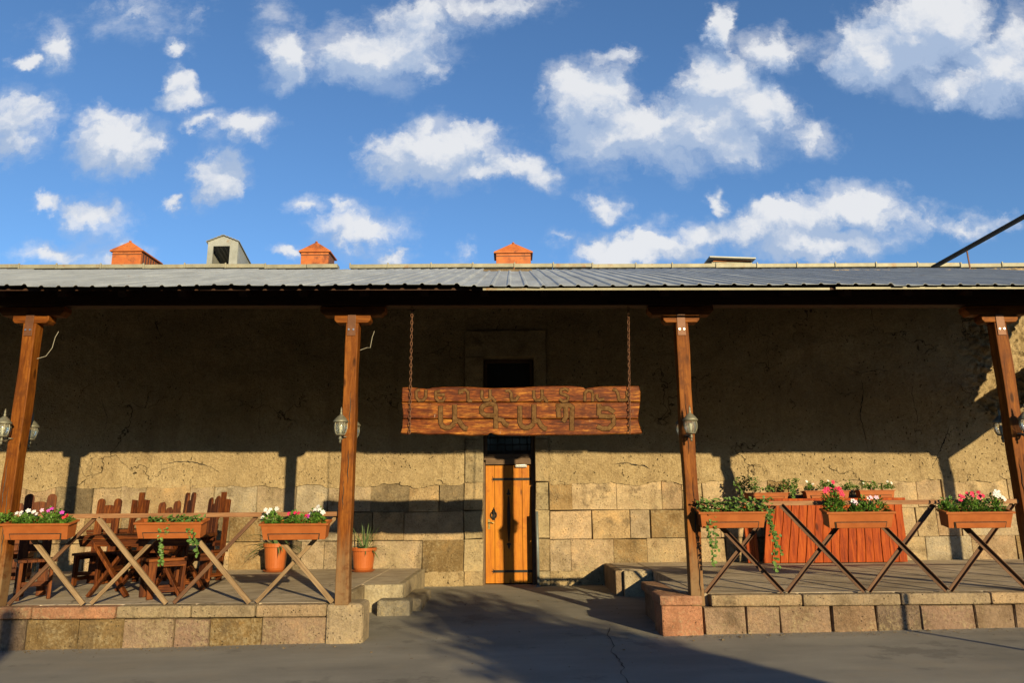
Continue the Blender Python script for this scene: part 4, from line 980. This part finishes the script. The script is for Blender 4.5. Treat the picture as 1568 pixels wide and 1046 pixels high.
# ================================================================ PLANTS
def leaf(mb, c, d, up, L, w):
    d = d.normalized(); s_ = d.cross(up)
    if s_.length < .05: s_ = d.orthogonal()
    s_.normalize(); nrm = s_.cross(d)
    a = c; m1 = c+d*L*.35+s_*w*.5+nrm*w*.12; m2 = c+d*L*.35-s_*w*.5+nrm*w*.12; m3 = c+d*L*.72+s_*w*.38; m4 = c+d*L*.72-s_*w*.38; e = c+d*L-nrm*L*.12; mid = c+d*L*.5-nrm*w*.10
    mb.add([a, m1, m3, e, m4, m2, mid], [(0, 1, 6), (1, 2, 6), (2, 3, 6), (3, 4, 6), (4, 5, 6), (5, 0, 6)])
def rv(): return Vector((rnd(-1, 1), rnd(-1, 1), rnd(-1, 1)))
def flower(c, col, parent, r=.02, facing=None):
    mb = MB(); f = (facing or Vector((rnd(-.5, .5), -1, rnd(.1, .9)))).normalized(); x = f.orthogonal().normalized(); y = f.cross(x)
    o_ = rnd(0, 1)
    for k in range(5):
        a = o_+2*math.pi*k/5; d = x*math.cos(a)+y*math.sin(a); s_ = f.cross(d)
        mb.add([c+f*.002, c+d*r*.5+s_*r*.38+f*r*.15, c+d*r+s_*r*.3+f*r*.05, c+d*r*1.08, c+d*r-s_*r*.3+f*r*.05, c+d*r*.5-s_*r*.38+f*r*.15], [(0, 1, 2, 3), (0, 3, 4, 5)])
    mb.tube([c-f*.02, c], .003, 5)
    return obj('flower', mb, 'petal_'+col, parent)
def clump(label, c, rx_, ry_, rz_, n, fl, cat='plant', group='bedding plants in the flower boxes', lsz=.035, fr=.024, stems=True):
    rz_ *= (1.0 if c[0] < -4 else 1.22); n = int(n*1.3); fr *= .92
    t = thing('flowering_plant', label, cat, c, group=group); c = Vector(c)
    mb = MB()
    for _ in range(n):
        v = rv(); v.z = abs(v.z)
        while v.length > 1: v = rv(); v.z = abs(v.z)
        k = rnd(.55, 1)/max(.3, v.length)*v.length
        p = c+Vector((v.x*rx_, v.y*ry_, v.z*rz_*(.75+.25*math.sin(v.x*7+c.x*9))))
        d = Vector((v.x, v.y, .35+v.z*.5))+rv()*.6
        leaf(mb, p, d, Vector((0, 0, 1))+rv()*.4, rnd(.7, 1.25)*lsz, rnd(.5, .75)*lsz)
    obj('foliage', mb, 'leaf', t)
    if stems:
        mb = MB()
        for _ in range(7):
            v = Vector((rnd(-.7, .7)*rx_, rnd(-.7, .7)*ry_, rz_*rnd(.5, .9))); mb.tube([c, c+v*.5+Vector((0, 0, .01)), c+v], .003, 5)
        obj('stem', mb, 'leaf', t)
    for col, num in fl:
        for _ in range(num):
            a = rnd(-1, 1); h = math.sqrt(max(0, 1-a*a))
            p = c+Vector((a*rx_*.95, -ry_*rnd(.1, .95)*h, rz_*(.35+.72*h*rnd(.55, 1))))
            flower(p, col, t, fr*rnd(.85, 1.2))
    return t
def ivy(label, c, half, n, trails, bush=.06):
    t = thing('ivy_plant', label, 'ivy', c, group='ivy plants trailing from the flower boxes'); c = Vector(c); mb = MB(); sm = MB()
    for _ in range(n):
        p = c+Vector((rnd(-half, half), rnd(-.07, .06), rnd(0, 1)**1.5*bush)); leaf(mb, p, rv()+Vector((0, -.4, .2)), Vector((0, -.4, 1)), rnd(.03, .05), rnd(.028, .045))
    for tx, L, sway in trails:
        q = c+Vector((tx, -.09, .01)); pts = [c+Vector((tx, -.03, .02)), q]
        m_ = max(4, int(L/.04))
        for k in range(m_):
            q = q+Vector((rnd(-.015, .015)+sway*.04, rnd(-.004, .002), -L/m_)); pts.append(q)
        sm.tube(pts, .003, 5)
        for p in pts[1:]:
            for _ in range(3): leaf(mb, p+rv()*.018, rv()+Vector((0, -.5, -.3)), Vector((0, -1, .4)), rnd(.026, .048), rnd(.026, .044))
    obj('foliage', mb, 'ivy_leaf', t); obj('stem', sm, 'ivy_leaf', t); return t
def flower_box():
    t = thing('flower_box', 'x', 'flower box'); L, D_, H = .76, .18, .165; w = .012
    # tapered trough
    mb = MB(); k = .86
    o_b = [(-L/2*k*1.04, -D_/2*k), (L/2*k*1.04, -D_/2*k), (L/2*k*1.04, D_/2*k), (-L/2*k*1.04, D_/2*k)]; o_t = [(-L/2+.02, -D_/2), (L/2-.02, -D_/2), (L/2-.02, D_/2), (-L/2+.02, D_/2)]
    i_t = [(-L/2+.034, -D_/2+w), (L/2-.034, -D_/2+w), (L/2-.034, D_/2-w), (-L/2+.034, D_/2-w)]; i_b = [(-L/2*k, -D_/2*k+w), (L/2*k, -D_/2*k+w), (L/2*k, D_/2*k-w), (-L/2*k, D_/2*k-w)]
    vs = [(*p, 0) for p in o_b]+[(*p, H) for p in o_t]+[(*p, H) for p in i_t]+[(*p, .02) for p in i_b]
    fs = [(3, 2, 1, 0)]
    for r_ in (0, 4, 8):
        for i in range(4): fs.append((r_+i, r_+(i+1) % 4, r_+4+(i+1) % 4, r_+4+i))
    fs.append((12, 13, 14, 15)); mb.add(vs, fs); obj('trough', mb, 'terracotta', t, world=False, bevel=.003)
    mb = MB(); a, b_ = L/2, D_/2+.012
    for (cx_, cy, sx, sy) in ((0, -b_+.012, 2*a, .024), (0, b_-.012, 2*a, .024), (-a+.015, 0, .03, 2*b_-.048), (a-.015, 0, .03, 2*b_-.048)): mb.box((cx_, cy, H+.004), (sx, sy, .022))
    obj('rim', mb, 'terracotta', t, world=False, bevel=.003)
    mb = MB(); mb.prism([(-L/2+.115, .004), (L/2-.115, .004), (L/2-.105, .062), (-L/2+.105, .062)], .014, Matrix.Rotation(R(5), 3, 'X'), (0, -D_/2*k-.010, 0)); obj('front_panel', mb, 'terracotta', t, world=False, bevel=.002)
    mb = MB(); mb.prism([(-L/2+.103, .0), (L/2-.103, .0), (L/2-.093, .071), (-L/2+.093, .071)], .006, Matrix.Rotation(R(5), 3, 'X'), (0, -D_/2*k-.006, 0)); obj('panel_shade_line', mb, 'soil', t, world=False)  # soil-dark strip painting in the shadow line around the front panel
    mb = MB(); mb.box((0, 0, H-.035), (L-.10, D_-.03, .02)); obj('soil', mb, 'soil', t, world=False)
    return t
BOXL = [  # px centre, py rim front, hanging?, label
 (57, 801, 'L', 'flower box of white and magenta blooms beside the leftmost post'),
 (260, 799, 'L', 'terracotta box of short ivy hanging before the table'),
 (451, 801, 'L', 'flower box of white and pink blooms above the agave pot'),
 (1121, 783, 'R', 'ivy filled flower box beside the split post'),
 (1316, 783, 'R', 'flower box of tall pink and pale blooms in front of the plank bar'),
 (1498, 783, 'R', 'flower box of dense pink blooms nearest the right edge'),
]
fb0 = flower_box(); firstb = True
boxpos = []
for px_, py_, side, lab in BOXL:
    y = DF-.155; c = P(px_, py_, y-.09); zr = c.z-.165
    loc = Vector((c.x, y, zr))
    if firstb: o = fb0; firstb = False; o.location = loc
    else: o = dup(fb0, loc)
    o.rotation_euler = (R(12), 0, 0); o['label'] = lab; o['group'] = 'terracotta flower boxes'; boxpos.append(loc)
    mb = MB()
    for s_ in (-.2, .2): mb.bar(loc+Vector((s_, .11, -.03)), loc+Vector((s_, .14, .20)), .02, .006)
for xa_, xb_, py_, lab in ((1142, 1209, 755, 'back row box with sparse ivy, leftmost on the plank bar'), (1232, 1302, 752, 'middle back row box with small white flowers on the plank bar'), (1315, 1371, 751, 'right back row box on the plank bar near its right end')):
    yb = YB+.20; c = P((xa_+xb_)/2, py_, yb-.09); o = dup(fb0, (c.x, yb, ztp+.0505)); wpx = (P(xb_, py_, yb).x-P(xa_, py_, yb).x)/.76
    o.scale = (wpx, 1, (c.z-ztp-.05)/.176); o['label'] = lab; o['group'] = 'terracotta flower boxes'; boxpos.append(Vector(o.location)+Vector((0, 0, 0)))
random.seed(99)
def at(i, dx, dz=.145, dy=0): return boxpos[i]+Vector((dx, dy, dz))
clump('white flowered clump in the box by the leftmost post', at(0, -.17), .15, .09, .15, 300, [('white', 7)])
clump('magenta and pink flowered clump in the box by the leftmost post', at(0, .10), .14, .09, .20, 300, [('magenta', 4), ('pale', 1)])
clump('small red flowered clump at the right end of the leftmost box', at(0, .28), .08, .07, .10, 140, [('red', 3)])
clump('leafy clump hiding behind the leftmost post', at(0, -.42, .17), .13, .08, .13, 160, [])
clump('white flowered clump in the box above the agave pot', at(2, -.27), .12, .08, .15, 240, [('white', 6)])
clump('pink flowered clump in the middle of the box above the agave pot', at(2, .0), .14, .08, .13, 280, [('pink', 4), ('magenta', 1)])
clump('white flowered clump at the right of the box above the agave pot', at(2, .22), .09, .08, .16, 220, [('white', 7)])
clump('tall pink flowered clump in the box before the plank bar', at(4, -.24), .12, .08, .27, 380, [('pink', 10)], lsz=.04, fr=.030)
clump('pale flowered clump in the box before the plank bar', at(4, .17), .22, .08, .16, 320, [('pale', 3), ('white', 2)], fr=.028)
clump('small leafy clump in the middle of the box before the plank bar', at(4, .0), .07, .07, .10, 90, [])
clump('leafy clump at the left end of the rightmost box', at(5, -.27), .10, .08, .16, 210, [])
clump('dense pink flowered clump in the rightmost box', at(5, .0), .18, .08, .19, 420, [('pink', 15)], fr=.026)
clump('white flowered clump at the right end of the rightmost box', at(5, .25), .10, .08, .20, 220, [('white', 4)], fr=.036)
clump('sparse white flowered sprig at the left of the middle back box', at(7, -.27), .08, .06, .12, 70, [('white', 2)])
clump('white flowered clump in the middle back box', at(7, .0), .14, .06, .14, 150, [('white', 2)])
clump('green clump at the right end of the middle back box', at(7, .42), .16, .06, .12, 150, [])
clump('low green clump in the right back box', at(8, -.10), .22, .06, .12, 190, [('white', 1)])
clump('white flowered clump at the right of the right back box', at(8, .24), .12, .06, .10, 120, [('white', 2)])
ivy('ivy with two short trails in the box before the front table', at(1, .02, .16), .30, 170, [(-.12, .44, .05), (-.02, .12, .1), (.16, .24, .35), (.20, .34, .3)], .06)
ivy('bushy ivy spilling over both ends of the box by the split post', at(3, .05, .15), .42, 480, [(-.30, .55, .0), (-.26, .38, .05), (.32, .45, .35), (.36, .62, -.05), (.30, .25, .5)], .15)
ivy('ivy bush at the left end of the leftmost back box', at(6, -.33, .15), .20, 260, [(-.1, .12, 0)], .22)
ivy('ivy vine hanging down the plank bar front between the back boxes', at(6, .42, .17), .14, 170, [(-.04, .42, .05), (.04, .50, .0), (.0, .60, .1)], .16)
ivy('thin sprigs in the middle of the leftmost back box', at(6, .08, .14), .22, 60, [], .08)
def agave(label, px_, py_, d, wpx, kind):
    b0 = P(px_, py_, d); r = wpx/2/FPX*d*.985; H = .46 if kind == 0 else .38; z0 = FLOOR_L
    t = thing('terracotta_pot', label[0], 'plant pot', (b0.x, d, z0), group='orange plant pots on the left terrace')
    mb = MB(); mb.lathe((b0.x, d, z0+.03), [(r*.70, 0), (r*.78, .04), (r*.93, H*.80), (r*1.03, H*.80), (r*1.05, H-.03), (r*.97, H-.03), (r*.94, H*.85)], 28); obj('pot', mb, 'pot_orange', t, smooth=False, bevel=.003)
    mb = MB(); mb.lathe((b0.x, d, z0+.005), [(r*.80, 0), (r*.98, .028), (r*.93, .03), (r*.80, .012)], 28); obj('saucer', mb, 'pot_orange', t)
    mb = MB(); mb.lathe((b0.x, d, z0+H*.86), [(r*.93, 0), (r*.93, .02)], 20); obj('soil', mb, 'soil', t)
    p = thing('spiky_plant', label[1], 'potted plant', (b0.x, d, z0+H*.86), group='spiky plants in the orange pots'); mb = MB(); c = Vector((b0.x, d, z0+H*.86))
    N = 34 if kind == 0 else 40
    for k in range(N):
        a = rnd(0, 2*math.pi); el = rnd(.1, 1.2) if kind == 0 else (rnd(.9, 1.5) if k < 24 else rnd(.2, .9)); L = rnd(.34, .62) if kind == 0 else (rnd(.30, .52) if k < 24 else rnd(.25, .4))
        d0 = Vector((math.cos(a)*math.cos(el), math.sin(a)*math.cos(el)*.7, math.sin(el))); q = c+Vector((d0.x*.05, d0.y*.05, 0))
        if kind == 1 and k < 24: q += Vector((.02, 0, 0))
        pts = [q]; m_ = 7; s_ = d0.cross(Vector((0, 0, 1)))
        s_ = s_.normalized() if s_.length > .05 else Vector((1, 0, 0))
        droop = (1.5 if kind == 0 else (.25 if k < 24 else 1.6))
        v = Vector(d0)
        vs = []; fs = []
        for i in range(m_+1):
            w_ = (.017+.010*(kind == 0))*(1-i/m_)**.7*(1 if i else .8)
            nrm = s_.cross(v).normalized()
            vs += [q-s_*w_, q-nrm*w_*.45, q+s_*w_]
            q = q+v*(L/m_); v = (v+Vector((0, 0, -droop*.16))).normalized()
        for i in range(m_): fs += [(i*3, i*3+1, i*3+4, i*3+3), (i*3+1, i*3+2, i*3+5, i*3+4)]
        mb.add(vs, fs)
    obj('foliage', mb, 'blade_leaf', p)
random.seed(4)
agave(('orange plastic pot standing below the flower box on the terrace', 'drooping narrow leaved plant in the pot below the flower box'), 421, 876, 12.62, 37, 0)
agave(('orange plastic pot standing right of the second porch post', 'upright grassy plant in the pot right of the second porch post'), 556, 876, 12.5, 37, 1)

# ================================================================ OFF-CAMERA TREE AND POLES (behind the photographer, they cast the shadows in view)
random.seed(12)
def tree(label, bx, by, cz, rx_, rz_, n, lobes):
    t = thing('street_tree', label, 'tree', (bx, by, -.15), group=None)
    mb = MB(); mb.tube([(bx, by, -.2), (bx+.03, by, .6), (bx-.02, by+.05, 1.2), (bx+.05, by, cz)], [.13, .10, .085, .05], 10)
    for k in range(9):
        a = rnd(0, 6.28); v = Vector((math.cos(a), math.sin(a), rnd(.2, .9))); mb.tube([(bx, by, cz-rz_*.55), Vector((bx, by, cz-rz_*.2))+v*.6, Vector((bx, by, cz))+v*rx_*.75], [.045, .03, .01], 7)
    obj('trunk', mb, 'bark', t)
    mb = MB(); cs = []
    for k in range(lobes):
        v = rv()
        while v.length > 1: v = rv()
        cs.append((Vector((bx+v.x*rx_*.72, by+v.y*rx_*.72, cz+v.z*rz_*.72)), rnd(.3, .62)))
    for k in range(n):
        c, r = random.choice(cs); v = rv()
        while v.length > 1: v = rv()
        leaf(mb, c+v*r*rx_*.6, rv(), Vector((0, 0, 1)), rnd(.12, .2), rnd(.09, .14))
    obj('crown', mb, 'tree_leaf', t); return t
tree('small leafy tree on the far side of the road behind the viewpoint', 6.3, -5.0, 3.05, 1.75, 1.75, 9000, 46)
def pole(label, x, y, h, r):
    t = thing('street_pole', label, 'pole', (x, y, -.1)); mb = MB(); mb.tube([(x, y, -.15), (x, y, h)], r, 14); obj('shaft', mb, 'pipe_grey', t)
    mb = MB(); mb.lathe((x, y, -.12), [(r*2, 0), (r*2, .06), (r*1.1, .07)], 14); obj('base_flange', mb, 'pipe_grey', t)
    mb = MB(); mb.lathe((x, y, h), [(r*1.05, 0), (r*.9, .03), (r*.3, .05)], 14); obj('cap', mb, 'pipe_grey', t)
pole('thin short grey pole beside the road to the right of the viewpoint', 4.27+.44*4.2, DF-4.2, 1.45, .032)
pole('thicker grey pole beside the road behind the viewpoint', -5.58+.44*14, DF-14, 4.05, .10)

random.seed(77)
mb = MB()
for k in range(420):
    x = -75+150*k/420+rnd(-1, 1); y = -47+rnd(-4, 4); h = 13.2+1.6*noise.noise(Vector((x*.11, 0, 0)))+rnd(-.5, .5)
    for q in range(70):
        v = rv(); c = Vector((x+v.x*1.6, y+v.y*1.6, rnd(.1, 1)*h-.6+v.z*.4)); leaf(mb, c, rv(), Vector((0, 0, 1)), rnd(.7, 1.1), rnd(.6, .9))
o = obj('added_tree_row', mb, 'tree_leaf', None); tag(o, 'added unseen row of dark green trees behind the viewpoint, blocking low sky light', 'trees'); o['kind'] = 'stuff'  # out-of-view tree row added to keep low sky light off the porch wall

random.seed(31)
mb = MB(); pts = [G(935, 958, -.03)]
for px_, py_ in ((931, 972), (940, 985), (936, 996), (948, 1008), (955, 1020), (950, 1030), (965, 1046), (975, 1062), (968, 1080), (990, 1110)): pts.append(G(px_, py_, -.05))
q = []
for a, b_ in zip(pts, pts[1:]):
    for k in range(4): q.append(a.lerp(b_, k/4)+Vector((rnd(-.012, .012), rnd(-.02, .02), 0)))
vs = []
for i, p in enumerate(q):
    w = .0045*rnd(.3, 1.5)
    for sx in (-1, 1): vs.append((p.x+sx*w, p.y, ground_z(p.x, p.y)+.0065+.006*noise.noise(Vector((p.x*.7, p.y*.7, 3)))))
mb.add(vs, [(2*i, 2*i+1, 2*i+3, 2*i+2) for i in range(len(q)-1)])
struct(obj('road_crack', mb, 'interior'))

# grit and dry leaves gathered along the kerbs
random.seed(61); mb = MB()
for k in range(900):
    x = rnd(-6.5, 7.5)
    if x < -1.6 or x > 1.7: y = DF-.06-abs(random.gauss(0, .16))
    else: y = rnd(7.0, 13.0)
    z = ground_z(x, y)+.006; a = rnd(.003, .009)*(1 if random.random() > .06 else 2.2)
    mb.box((x, y, z+a*.2), (a*rnd(1, 2), a*rnd(1, 2), a*.6), Matrix.Rotation(rnd(0, 3), 3, 'Z'), taper=(.6, .6))
o = obj('grit', mb, 'mortar'); tag(o, 'fine grit and pebbles scattered along the foot of the stone terraces', 'grit'); o['kind'] = 'stuff'
